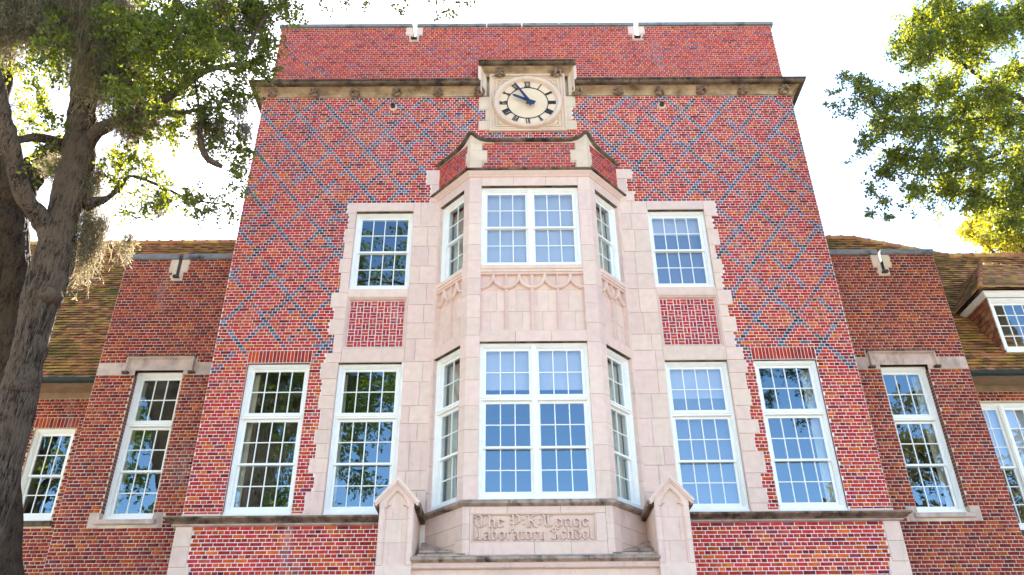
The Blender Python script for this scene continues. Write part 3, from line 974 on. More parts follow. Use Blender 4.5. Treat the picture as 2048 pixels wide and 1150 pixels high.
# frames of the two canted sides: (origin, angle, x-range of the opening)
SIDE = [(-1, BA, RZL, PIL, CANT - PIER_S), (1, BC, RZR, PIER_S, CANT - PIL)]
ZF0, ZF1 = 8.975, 10.29        # traceried panel
fx0, fx1 = -1.26 + PIER_F, 1.26 - PIER_F
FRONT = (XB, -.85)
faces = [((FRONT[0], FRONT[1], 0), 0.0, fx0, fx1, 4)] + [((o_[0], o_[1], 0), rz, a, b, 2) for _, o_, rz, a, b in SIDE]
for (loc, rz, a, b, npan) in faces:
    L_ = b - a
    nb = 3 if npan == 4 else 1
    for (za, zb) in ((12.425, 12.655), (8.75, ZF0)):
        for i in range(nb):
            MB().bbox(a + L_ * i / nb + .002, a + L_ * (i + 1) / nb - .002, -.002, .22, za + .002, zb - .002).build("stone_block", M['stone'], B, loc=loc, rz=rz)
    # sill over the panel
    MB().bbox(a - .0, b + .0, -.025, .22, ZF1 + .06, 10.445, .012).build("stone_block", M['stone'], B, loc=loc, rz=rz)
    MB().bbox(a + .001, b - .001, -.012, .2, ZF1, ZF1 + .058, .01).build("panel_moulding", M['stone_grime'] if False else M['stone'], B, loc=loc, rz=rz)
    # sunk panel with its ashlar back
    t = empty("tracery_panel", loc, rz, B)
    MB().box(a, b, .098, .2, ZF0, ZF1).build("panel_back", M['mortar_white'], t)
    rs = random.Random(npan)
    pw = L_ / npan
    for i in range(npan):
        xa = a + i * pw
        f1, f2 = (.62, .38) if i % 2 else (.38, .62)
        for (za, zb, f) in ((ZF0, ZF0 + .46, f1), (ZF0 + .46, ZF0 + .95, f2), (ZF0 + .95, ZF1, None)):
            cuts = [xa, xa + pw] if f is None else [xa, xa + pw * f, xa + pw]
            for p, q in zip(cuts[:-1], cuts[1:]):
                MB().bbox(p + .002, q - .002, .088 - rs.uniform(0, .004), .14, za + .002, zb - .002, .004).build("panel_stone", M['stone'], t)
    bars = MB()
    for i in range(npan + 1):
        x = a + i * pw
        w = .03 if 0 < i < npan else .028
        if npan == 4 and i == 2: w = .042
        xl, xr = max(a, x - w), min(b, x + w)
        bars.box(xl, xr, .056, .09, ZF0, ZF1)
        bars.box(max(a, x - w * .45), min(b, x + w * .45), .036, .058, ZF0, ZF1 - .001)
    bars.box(a, b, .016, .09, ZF1 - .045, ZF1 - .002)
    bars.prism_y([(a, ZF0 - .001), (b, ZF0 - .001), (b, ZF0 + .03), (a, ZF0 + .03)], .03, .092)
    bars.build("tracery_bar", M['stone'], t)
    # hanging half-rounds centred on the bars, meeting in cusps between them
    rx, rzz = pw / 2, .285
    for i in range(npan + 1):
        x = a + i * pw
        a0, a1 = 180, 360
        if i == 0: a0 = 270
        if i == npan: a1 = 270
        n = 14
        rim, fill = MB(), MB()
        pts = [(x + rx * math.cos(R(a0 + (a1 - a0) * k / n)), ZF1 - .05 + rzz * math.sin(R(a0 + (a1 - a0) * k / n))) for k in range(n + 1)]
        prof = [(-.034, .05), (-.020, .076), (.0, .086), (.020, .076), (.034, .05), (.034, .0), (-.034, 0)]
        P = [(p[0], .09, p[1]) for p in pts]
        mit = []
        for k in range(n + 1):
            an = R(a0 + (a1 - a0) * k / n)
            mit.append(Vector((math.cos(an) / rx, 0, math.sin(an) / rzz)).normalized())
        rim.sweep(P, mit, (0, -1, 0), prof + [prof[0]])
        rim.build("tracery_arc", M['stone'], t)
    for i in range(npan):
        x = a + (i + .5) * pw
        MB().box(x - .012, x + .012, .02, .09, ZF1 - .16, ZF1 - .02).build("tracery_stub", M['stone'], t)

# windows of the bay
def pair_sashes(w, nc, spec, cas=.075):
    out = []
    for xa, xb in ((-w / 2 + cas, -.05), (.05, w / 2 - cas)):
        for (za, zb, nr, dp) in spec:
            out.append((xa, xb, za, zb, nc, nr, dp))
    return out
hF = 8.75 - 5.755
TALL = [(1.905, hF - .075, 2, 't'), (.95, 1.845, 2, 'u'), (.10, .995, 2, 'l')]
hU = 12.425 - 10.45
UP = [(.985, hU - .075, 2, 'u'), (.10, 1.03, 2, 'l')]
wF = fx1 - fx0
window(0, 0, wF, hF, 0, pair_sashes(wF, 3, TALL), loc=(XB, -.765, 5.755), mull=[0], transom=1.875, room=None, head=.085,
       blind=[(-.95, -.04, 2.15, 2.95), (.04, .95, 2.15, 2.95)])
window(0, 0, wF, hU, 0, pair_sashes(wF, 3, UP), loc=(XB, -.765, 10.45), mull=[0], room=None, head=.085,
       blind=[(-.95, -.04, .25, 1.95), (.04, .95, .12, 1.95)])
for s_, o_, rz, a, b in SIDE:
    w = b - a
    c = (a + b) / 2
    for z0, h_, spec in ((5.755, hF, TALL), (10.45, hU, UP)):
        u = uL if s_ < 0 else uR; inn = inL if s_ < 0 else inR
        q = Vector(o_) + u * c + inn * .085
        sas = [(-w / 2 + .075, w / 2 - .075, za, zb, 2, nr, dp) for za, zb, nr, dp in spec]
        cur = [(-.36, -.02)] if s_ < 0 else [(.02, .36)]
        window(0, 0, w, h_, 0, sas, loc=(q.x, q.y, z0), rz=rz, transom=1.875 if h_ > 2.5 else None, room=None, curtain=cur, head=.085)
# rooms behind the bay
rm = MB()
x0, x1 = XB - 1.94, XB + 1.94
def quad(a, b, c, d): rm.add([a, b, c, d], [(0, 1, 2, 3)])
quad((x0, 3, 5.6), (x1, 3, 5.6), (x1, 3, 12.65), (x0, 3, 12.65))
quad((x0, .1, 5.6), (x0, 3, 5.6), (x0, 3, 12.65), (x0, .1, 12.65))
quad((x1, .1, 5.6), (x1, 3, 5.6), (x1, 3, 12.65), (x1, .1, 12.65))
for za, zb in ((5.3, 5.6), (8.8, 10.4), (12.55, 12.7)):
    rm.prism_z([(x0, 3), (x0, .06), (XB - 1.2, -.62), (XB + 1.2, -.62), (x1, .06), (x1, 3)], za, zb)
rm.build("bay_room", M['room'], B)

# bay cornice, brick parapet and flared coping
bay_path = [(BA[0] - .10, BA[1] + .115), BB, BC, (BD[0] + .10, BD[1] + .115)]
moulding("bay_cornice", bay_path, 12.645, [(-.05, 0), (.018, 0), (.03, .012), (.022, .03), (.03, .045), (.05, .06), (.085, .10), (.095, .115), (-.05, .115)], 'stone')
moulding("bay_cornice_lip", bay_path, 12.645, [(-.1, .115), (.115, .115), (.135, .125), (.135, .16), (.115, .175), (.0, .235), (-.1, .235)], 'stone_dark')
ZP0, ZP1 = 12.875, 13.60
for s in (-1, 1):
    z = ZP0; i = 0
    for zn, pf in ((13.10, .25), (13.38, .36), (ZP1, .25)):
        MB().prism_z(corner_poly(s, pf, .10 + .05 * (i % 2), .22), z + .002, zn - .002).build("stone_block", M['stone_warm'], B); z = zn; i += 1
brick_wall("bay_parapet_wall", XB - 1.0, XB + 1.0, ZP0, ZP1, -.848, [(XB - 1.2, XB - .90, 13.10, 13.38), (XB + .90, XB + 1.2, 13.10, 13.38)], [], 'par', M['mortar_tan'])
brick_wall("bay_parapet_wall", .0, CANT - .1, ZP0, ZP1, .002, [(CANT - .16, CANT, 13.1, 13.38)], [], 'par', M['mortar_tan'], loc=(BA[0], BA[1], 0), rz=RZL)
brick_wall("bay_parapet_wall", .1, CANT, ZP0, ZP1, .002, [(0, .16, 13.1, 13.38)], [], 'par', M['mortar_tan'], loc=(BC[0], BC[1], 0), rz=RZR)
MB().prism_z([(BA[0], .1), (BA[0] + .02, .02), (BB[0] + .02, BB[1] + .03), (BC[0] - .02, BC[1] + .03), (BD[0] - .02, .02), (BD[0], .1)], 12.8, 13.55).build("bay_parapet_core", M['mortar_tan'], B)
def flare_path():
    pts = []
    for t, dz in ((-.12, 0), (CANT - .5, 0), (CANT - .34, .012), (CANT - .22, .05), (CANT - .12, .12), (CANT - .05, .185)):
        q = Vector(BA) + uL * t; pts.append((q.x, q.y, dz))
    pts.append((BB[0], BB[1], .225))
    F = [(.04, .20), (.10, .13), (.2, .055), (.32, .014), (.5, 0)]
    pts += [(BB[0] + t, BB[1], dz) for t, dz in F]
    pts += [(BC[0] - t, BC[1], dz) for t, dz in reversed(F)]
    pts.append((BC[0], BC[1], .225))
    for t, dz in ((.05, .185), (.12, .12), (.22, .05), (.34, .012), (.5, 0), (CANT + .12, 0)):
        q = Vector(BC) + uR * t; pts.append((q.x, q.y, dz))
    return pts
fp = flare_path()
mit = path_plan([(p[0], p[1]) for p in fp])
pp = [(p[0], p[1], ZP1 + p[2]) for p in fp]
MB().sweep(pp, mit, (0, 0, 1), [(-.22, 0), (.012, 0), (.03, .012), (.06, .02), (.075, .035), (.075, .07), (.05, .085), (-.22, .10)]).build("bay_coping", M['stone_dark'], B)
MB().sweep([(p[0], p[1], ZP1) for p in fp], mit, (0, 0, 1), [(-.2, -.01), (-.2, .0), (.006, 0), (.006, -.012)]).build("bay_coping_bed", M['stone_warm'], B)
fl_side = {-1: MB(), 1: MB()}       # stone fill under the raised horns
for i in range(len(fp) - 1):
    fl = fl_side[-1 if fp[i][0] < XB else 1]
    p, q, m0, m1 = Vector((fp[i][0], fp[i][1], 0)), Vector((fp[i + 1][0], fp[i + 1][1], 0)), mit[i], mit[i + 1]
    if max(fp[i][2], fp[i + 1][2]) < .005: continue
    za, zb = ZP1 + fp[i][2] + .004, ZP1 + fp[i + 1][2] + .004
    o1, o2, i1, i2 = p + m0 * .005, q + m1 * .005, p - m0 * .18, q - m1 * .18
    fl.add([(o1.x, o1.y, ZP1 - .02), (o2.x, o2.y, ZP1 - .02), (o2.x, o2.y, zb), (o1.x, o1.y, za), (i1.x, i1.y, ZP1 - .02), (i2.x, i2.y, ZP1 - .02), (i2.x, i2.y, zb), (i1.x, i1.y, za)],
           [(0, 1, 2, 3), (5, 4, 7, 6)])
for fl in fl_side.values():
    fl.build("bay_coping_horn", M['stone_warm'], B)

# bay sill and the inscribed base
moulding("bay_sill", [(BA[0], BA[1]), BB, BC, (BD[0], BD[1])], 5.745, [(-.2, 0), (.03, -.0), (.07, -.035), (.085, -.05), (.085, -.08), (.06, -.095), (.03, -.11), (-.2, -.11)], 'stone_grime')
ZB0, ZB1 = 4.80, 5.637
LX0, LX1, LZ0, LZ1 = -1.13, .93, 5.045, 5.515       # inscription panel (world x)
def fblock(xa, xb, za, zb, y0=-.85):
    MB().bbox(xa + .002, xb - .002, y0, -.55, za + .002, zb - .002, .004).build("stone_block", M['stone'], B)
for xa, xb in ((BB[0] + .12, -.55), (-.55, .35), (.35, BC[0] - .12)): fblock(xa, xb, LZ1, ZB1)
for xa, xb in ((BB[0] + .12, -.1), (-.1, .5), (.5, BC[0] - .12)): fblock(xa, xb, ZB0, LZ0)
fblock(BB[0] + .12, LX0, LZ0, LZ1); fblock(LX1, BC[0] - .12, LZ0, LZ1)
for s in (-1, 1):
    for za, zb in ((ZB0, 5.09), (5.09, 5.34), (5.34, ZB1)):
        MB().prism_z(corner_poly(s, .118, .2, .25), za + .002, zb - .002).build("stone_block", M['stone'], B)
    o_, rz = (BA, RZL) if s < 0 else (BC, RZR)
    zz = [ZB0, 5.05, 5.33, ZB1]
    for k in range(3):
        cs = [0, .42, CANT - .2] if k % 2 else [0, .62, CANT - .2]
        if s > 0: cs = [CANT - c for c in reversed(cs)]
        for xa, xb in zip(cs[:-1], cs[1:]):
            MB().bbox(xa + .002, xb - .002, 0, .25, zz[k] + .002, zz[k + 1] - .002, .004).build("stone_block", M['stone'], B, loc=(o_[0], o_[1], 0), rz=rz)
ins = empty("inscription_panel", (0, 0, 0), 0, B)
MB().box(LX0, LX1, -.80, -.6, LZ0, LZ1).build("panel_ground", M['stone'], ins)
PTS = [(LX0, -.85, LZ0), (LX1, -.85, LZ0), (LX1, -.85, LZ1), (LX0, -.85, LZ1)]
MB().sweep(PTS, [(1, 0, 1), (-1, 0, 1), (-1, 0, -1), (1, 0, -1)], (0, 1, 0), [(.0, -.003), (.012, .0), (.02, .02), (.03, .05)], closed=True).build("panel_moulding", M['stone'], ins)

# blackletter, cut as strokes of a broad pen
def mm(x, b=0.0, t=1.0): return [(x - .09, t - .06), (x + .02, t - .17), (x + .02, b + .15), (x + .13, b + .04)]
GL = {
 'n': (.78, [mm(.15), [(.17, .80), (.5, 1.0)], mm(.55)]),
 'h': (.80, [mm(.15, 0, 1.5), [(.17, .80), (.5, 1.0)], mm(.55, -.05)]),
 'e': (.66, [[(.52, .14), (.32, 0), (.12, .2), (.12, .8), (.35, 1.0), (.55, .75), (.15, .5)]]),
 'o': (.74, [[(.35, 0), (.12, .2), (.12, .8), (.35, 1), (.58, .8), (.58, .2), (.35, 0)]]),
 'a': (.74, [[(.12, .85), (.35, 1), (.55, .85), (.55, .12), (.66, 0)], [(.55, .6), (.15, .35), (.15, .15), (.3, 0), (.55, .2)]]),
 'b': (.74, [[(.04, 1.5), (.12, 1.4), (.12, .2), (.35, 0), (.58, .2), (.58, .8), (.35, 1), (.14, .8)]]),
 'r': (.62, [mm(.15), [(.17, .8), (.4, 1), (.52, .85)]]),
 't': (.56, [[(.2, 1.3), (.2, .15), (.35, 0), (.5, .1)], [(.02, .95), (.45, .95)]]),
 'y': (.76, [[(.08, .95), (.15, .85), (.15, .18), (.35, 0), (.55, .18)], [(.48, 1.0), (.57, .88), (.57, -.2), (.3, -.42), (.1, -.34)]]),
 'g': (.76, [[(.35, 0.05), (.12, .2), (.12, .8), (.35, 1), (.58, .8), (.58, -.22), (.35, -.42), (.1, -.3)], [(.58, .2), (.35, .05)]]),
 'c': (.62, [[(.52, .85), (.35, 1), (.12, .8), (.12, .2), (.35, 0), (.52, .12)]]),
 'l': (.42, [[(.06, 1.5), (.15, 1.4), (.15, .15), (.3, .02)]]),
 'T': (1.05, [[(.0, 1.15), (.1, 1.4), (.32, 1.45), (.55, 1.3), (.9, 1.45)], [(.28, 1.2), (.1, .9), (.1, .4), (.38, .05), (.72, .15), (.9, .42)], [(.55, 1.3), (.55, .22)]]),
 'P': (.98, [[(.06, 1.35), (.22, 1.45), (.28, 1.3), (.28, -.25), (.12, -.35)], [(.3, 1.2), (.56, 1.45), (.78, 1.25), (.78, .62), (.55, .42), (.05, .42)], [(.05, 1.0), (.2, .9)]]),
 'K': (1.0, [[(.08, 1.42), (.26, 1.3), (.26, .12), (.1, .0), (.42, .02)], [(.78, 1.4), (.58, 1.42), (.36, .85), (.62, .8), (.72, .95)], [(.38, .8), (.66, .55), (.70, .15), (.92, .0)]]),
 'Y': (1.05, [[(.05, 1.45), (.2, 1.3), (.24, .3), (.5, .02), (.8, .2)], [(.45, 1.4), (.5, 1.2), (.5, .3)], [(.9, 1.45), (.62, 1.3), (.48, 1.42), (.2, 1.05)]]),
 'L': (.92, [[(.3, 1.45), (.14, 1.2), (.28, 1.05), (.28, .3), (.06, .04), (.36, .16), (.62, .0), (.84, .16)], [(.5, 1.3), (.5, .3)]]),
 'S': (.95, [[(.82, 1.25), (.5, 1.45), (.2, 1.25), (.2, 1.0), (.68, .6), (.68, .22), (.4, 0), (.06, .2)], [(.45, 1.4), (.45, .1)], [(.0, 1.05), (.1, 1.25)]]),
 ':': (.36, [[(.12, .38), (.2, .38)], [(.12, .92), (.2, .92)]]),
 ' ': (.42, []),
}
def letters(text, xa, xb, zb, unit):
    tot = sum(GL[c][0] for c in text)
    sxx = (xb - xa) / tot
    x = xa
    nib = Vector((math.cos(R(38)), math.sin(R(38)))) * .068
    for c in text:
        adv, st = GL[c]
        mb = MB(); q = 0
        for pl_ in st:
            for (ax, az), (bx, bz) in zip(pl_[:-1], pl_[1:]):
                q += 1
                A_ = Vector((x + ax * sxx, zb + az * unit)); B_ = Vector((x + bx * sxx, zb + bz * unit))
                n_ = Vector((nib.x * sxx, nib.y * unit))
                poly = [A_ - n_, B_ - n_, B_ + n_, A_ + n_]
                ar = sum(poly[i].x * poly[(i + 1) % 4].y - poly[(i + 1) % 4].x * poly[i].y for i in range(4))
                if ar < 0: poly.reverse()
                mb.prism_y([(p.x, p.y) for p in poly], -.852 - (q % 4) * .0012, -.79)
        if st:
            mb.build("letter", M['stone'], ins)
        x += adv * sxx
letters("The P:K:Yonge", LX0 + .045, LX1 - .10, 5.285, .138)
letters("Laboratory School", LX0 + .035, LX1 - .045, 5.082, .132)

# weathered ledge over the entrance and the wall below it
moulding("entrance_ledge", [(-2.10, -1.0), (1.9, -1.0)], 4.80, [(-.3, .05), (-.15, .04), (.14, -.05), (.17, -.07), (.17, -.10), (.13, -.12), (.10, -.135), (-.3, -.135)], 'stone_grime')
moulding("entrance_ledge_roll", [(-2.08, -1.0), (1.88, -1.0)], 4.665, [(-.3, 0), (.09, 0), (.07, -.015), (.075, -.035), (.095, -.05), (.10, -.065), (.09, -.08), (.05, -.09), (-.3, -.09)], 'stone')
z = 4.575; k = 0
while z > .05:
    zn = max(z - .34, 0.01)
    xs = [-2.09] + [-1.62 + .72 * i + (.36 if k % 2 else 0) for i in range(5)] + [1.89]
    for xa, xb in zip(xs[:-1], xs[1:]):
        if xb - xa > .1:
            MB().bbox(xa + .002, xb - .002, -1.0, -.7, zn + .002, z - .002, .004).build("stone_block", M['stone'], B)
    z = zn; k += 1
MB().box(-2.09, 1.89, -.99, .0, 0.0, 4.80).build("entrance_core", M['mortar_white'], B)
for s in (-1, 1):               # little stepped weatherings in the angles
    X = lambda v: XB + s * v
    for poly, za, zb, ins_ in (([(1.98, -.02), (1.98, -.95), (1.2, -.95)], 4.81, 4.90, .10), ([(1.98, -.02), (1.98, -.72), (1.42, -.72)], 4.91, 5.02, .12), ([(1.98, -.1), (1.98, -.5), (1.68, -.45)], 5.03, 5.14, .14)):
        pl0 = [(X(x), y) for x, y in poly]
        cxm = sum(p[0] for p in pl0) / 3; cym = sum(p[1] for p in pl0) / 3
        mb = MB()
        low = [(p[0], p[1], za) for p in pl0]; mid = [(p[0], p[1], za + .03) for p in pl0]
        top = [(p[0] + (X(1.98) - p[0]) * .5, p[1] + (-.1 - p[1]) * .4, zb + .03) for p in pl0]
        mb.add(low + mid + top, [(0, 1, 4, 3), (1, 2, 5, 4), (2, 0, 3, 5), (3, 4, 7, 6), (4, 5, 8, 7), (5, 3, 6, 8), (6, 7, 8)])
        mb.build("weathering_stone", M['stone_grime'], B)

# gabled buttresses each side of the entrance
for bx in (-2.365, 2.165):
    e = empty("buttress", (bx, 0, 0), 0, B)
    yf = -1.15; hw = .285; pw = .175
    zs = [5.545, 5.36, 4.98, 4.62, 4.2, 3.8, 3.4, 3.0, 2.6, 2.2, 1.8, 1.4, 1.0, .6, .3, .01]
    MB().box(-hw + .01, hw - .01, yf + .06, .0, 0, 5.6).build("buttress_core", M['stone'], e)
    for i, (zb, za) in enumerate(zip(zs[:-1], zs[1:])):
        if za > 4.5:
            for s in (-1, 1):
                # moulded jambs of the sunk panel
                xo, xi = s * hw, s * pw
                poly = [(xo, yf + .1), (xo, yf + .02), (s * (hw - .02), yf), (s * (pw + .03), yf), (s * (pw + .02), yf + .02), (s * (pw + .008), yf + .022), (xi, yf + .05), (xi, yf + .1)]
                if s > 0: poly = poly
                else: poly = poly[::-1]
                if s > 0: poly = poly[::-1]; 
                MB().prism_z(poly[::-1], za + .002, zb - .002).build("buttress_stone", M['stone'], e)
            cut_ = (-.06, .1, -.1)[i % 3]
            MB().bbox(-pw, cut_ - .002, yf + .052, yf + .09, za + .002, zb - .002, .003).build("buttress_stone", M['stone'], e)
            MB().bbox(cut_ + .002, pw, yf + .05, yf + .09, za + .002, zb - .002, .003).build("buttress_stone", M['stone'], e)
        else:
            MB().bbox(-hw, hw, yf, yf + .1, za + .002, zb - .002, .008).build("buttress_stone", M['stone'], e)
    for s in (-1, 1):           # side faces
        for i, (zb, za) in enumerate(zip(zs[:-1], zs[1:])):
            ym = (-.55, -.75)[i % 2]
            for ya, yb in ((yf + .1, ym), (ym, -.05)):
                xa, xb = (-hw, -hw + .03) if s < 0 else (hw - .03, hw)
                MB().box(xa, xb, ya + .002, yb - .002, za + .002, zb - .002).build("buttress_stone", M['stone'], e)
    # sloping sill of the panel
    MB().add([(-pw - .02, yf - .001, 4.56), (pw + .02, yf - .001, 4.56), (pw, yf + .06, 4.66), (-pw, yf + .06, 4.66)], [(0, 1, 2, 3)]).build("panel_sill", M['stone'], e)
    # gable front with a pointed, cusped head
    ap = 5.95
    arch = [(-pw, 5.545), (-.172, 5.60), (-.15, 5.66), (-.10, 5.735), (0, 5.835), (.10, 5.735), (.15, 5.66), (.172, 5.60), (pw, 5.545)]
    MB().prism_y([(-hw, 5.545), (-pw, 5.545)] + arch[1:5] + [(0, ap), (-hw, 5.64)], yf, yf + .09).build("gable_stone", M['stone'], e)
    MB().prism_y([(pw, 5.545), (hw, 5.545), (hw, 5.64), (0.0, ap), (0, 5.835)] + arch[5:8], yf, yf + .09).build("gable_stone", M['stone'], e)
    MB().prism_y([(-pw, 5.545), (pw, 5.545), (pw, 5.62), (0, 5.85), (-pw, 5.62)], yf + .055, yf + .09).build("gable_stone", M['stone'], e)
    n_ = len(arch)
    mt = []
    for i in range(n_):
        t = Vector((arch[min(i + 1, n_ - 1)][0] - arch[max(i - 1, 0)][0], 0, arch[min(i + 1, n_ - 1)][1] - arch[max(i - 1, 0)][1])).normalized()
        mt.append(Vector((-t.z, 0, t.x)))
    MB().sweep([(p[0], yf, p[1]) for p in arch], mt, (0, 1, 0), [(.02, .0), (.012, -.006), (.0, .0), (-.012, .02), (-.014, .05), (-.026, .055), (-.03, .07), (.02, .08)]).build("arch_moulding", M['stone'], e)
    for s in (-1, 1):
        MB().tube([(s * .17, yf + .03, 5.57), (s * .15, yf + .025, 5.60), (s * .125, yf + .025, 5.60), (s * .105, yf + .03, 5.575)], [.02, .018, .016, .008], 8).build("cusp", M['stone'], e, smooth=True)
    # hood: moulded front and roof slabs running back to the wall
    o1 = [(-.355, 5.615), (0, 6.02), (.355, 5.615), (.385, 5.64), (0, 6.075), (-.385, 5.64)]
    MB().prism_y([(-.385, 5.625), (-.345, 5.595), (0, 5.985), (.345, 5.595), (.385, 5.625), (0, 6.06)], yf - .055, yf + .02).build("gable_hood", M['stone'], e)
    MB().prism_y([(-.37, 5.575), (-.33, 5.57), (0, 5.945), (.33, 5.57), (.37, 5.575), (0, 5.985)], yf - .03, yf + .02).build("gable_hood", M['stone'], e)
    MB().prism_y([(-.39, 5.63), (-.35, 5.59), (0, 5.99), (.35, 5.59), (.39, 5.63), (0, 6.07)], yf + .02, .0).build("gable_roof", M['stone_grime'], e)
    for s in (-1, 1):
        MB().box(min(s * .30, s * .36), max(s * .30, s * .36), yf + .02, -.02, 5.55, 5.60).build("gable_roof_edge", M['stone_dark'], e)
    # scrolled kneeler on the outer flank
    s = -1 if bx < 0 else 1
    xo = s * (hw + .06)
    kn = MB()
    kn.ellipsoid((xo, -.28, 4.86), (.075, .12, .06), 10, 8).ellipsoid((xo - s * .01, -.24, 4.95), (.05, .10, .06), 10, 8).ellipsoid((xo - s * .02, -.2, 5.03), (.03, .08, .06), 10, 8)
    kn.build("kneeler", M['stone_dark'], e, smooth=True)
    MB().box(min(xo - s * .1, xo + s * .06), max(xo - s * .1, xo + s * .06), -.36, 0, 4.72, 4.79).build("kneeler_roll", M['stone'], e)
    MB().box(min(xo - s * .1, xo + s * .03), max(xo - s * .1, xo + s * .03), -.16, 0, 0.01, 4.72).box(min(xo - s * .1, xo + s * .015), max(xo - s * .1, xo + s * .015), -.13, 0, 4.79, 5.3).build("buttress_flank", M['stone'], e)

# ------------------------------------------------------------------ windows of the central block
hL = ZL1 - ZL0
def std(w, h, nc, kind, cas=.075):
    xa, xb = -w / 2 + cas, w / 2 - cas
    if kind == 'tall':
        return [(xa, xb, 1.905, h - cas, nc, 2, 't'), (xa, xb, .95, 1.845, nc, 2, 'u'), (xa, xb, .10, .995, nc, 2, 'l')]
    mid = h * .52
    return [(xa, xb, mid - .04, h - cas, nc, 2, 'u'), (xa, xb, .12, mid, nc, 2, 'l')]
for i, (c, w) in enumerate(WIN_LO):
    cur = {0: [(-.60, -.42)], 1: [(-.60, -.47)], 2: None, 3: [(.38, .60)]}[i]
    window(c, ZL0, w, hL, 0.06 if i in (0, 3) else .085, std(w, hL, 4, 'tall'), transom=1.875, curtain=cur, head=.085 if i in (1, 2) else .05, lift_sheets=[(-.55, .55, .05, 2.3)] if i == 2 else None, blind=[(-.55, .55, 2.3, 2.9)] if i == 2 else None)
for i, (c, w) in enumerate(WIN_HI):
    window(c, ZU0, w, ZU1 - ZU0, .085, std(w, ZU1 - ZU0, 4, 'pair'), blind=[(-.55, .55, 1.5, 1.9)] if i else None, lift_sheets=[(-.55, .55, .05, 1.5)] if i else None, head=.085)
# brick reveals of the outer tall windows
def reveal(xa, xb, za, zb, y0, y1, m):
    mb = MB()
    mb.add([(xa, y0, za), (xa, y1, za), (xa, y1, zb), (xa, y0, zb)], [(0, 1, 2, 3)])
    mb.add([(xb, y0, za), (xb, y1, za), (xb, y1, zb), (xb, y0, zb)], [(0, 1, 2, 3)])
    mb.add([(xa, y0, zb), (xb, y0, zb), (xb, y1, zb), (xa, y1, zb)], [(0, 1, 2, 3)])
    mb.build("window_reveal", m, B)
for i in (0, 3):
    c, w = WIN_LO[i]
    reveal(c - w / 2, c + w / 2, ZL0, ZL1, .011, .2, M['backing'])

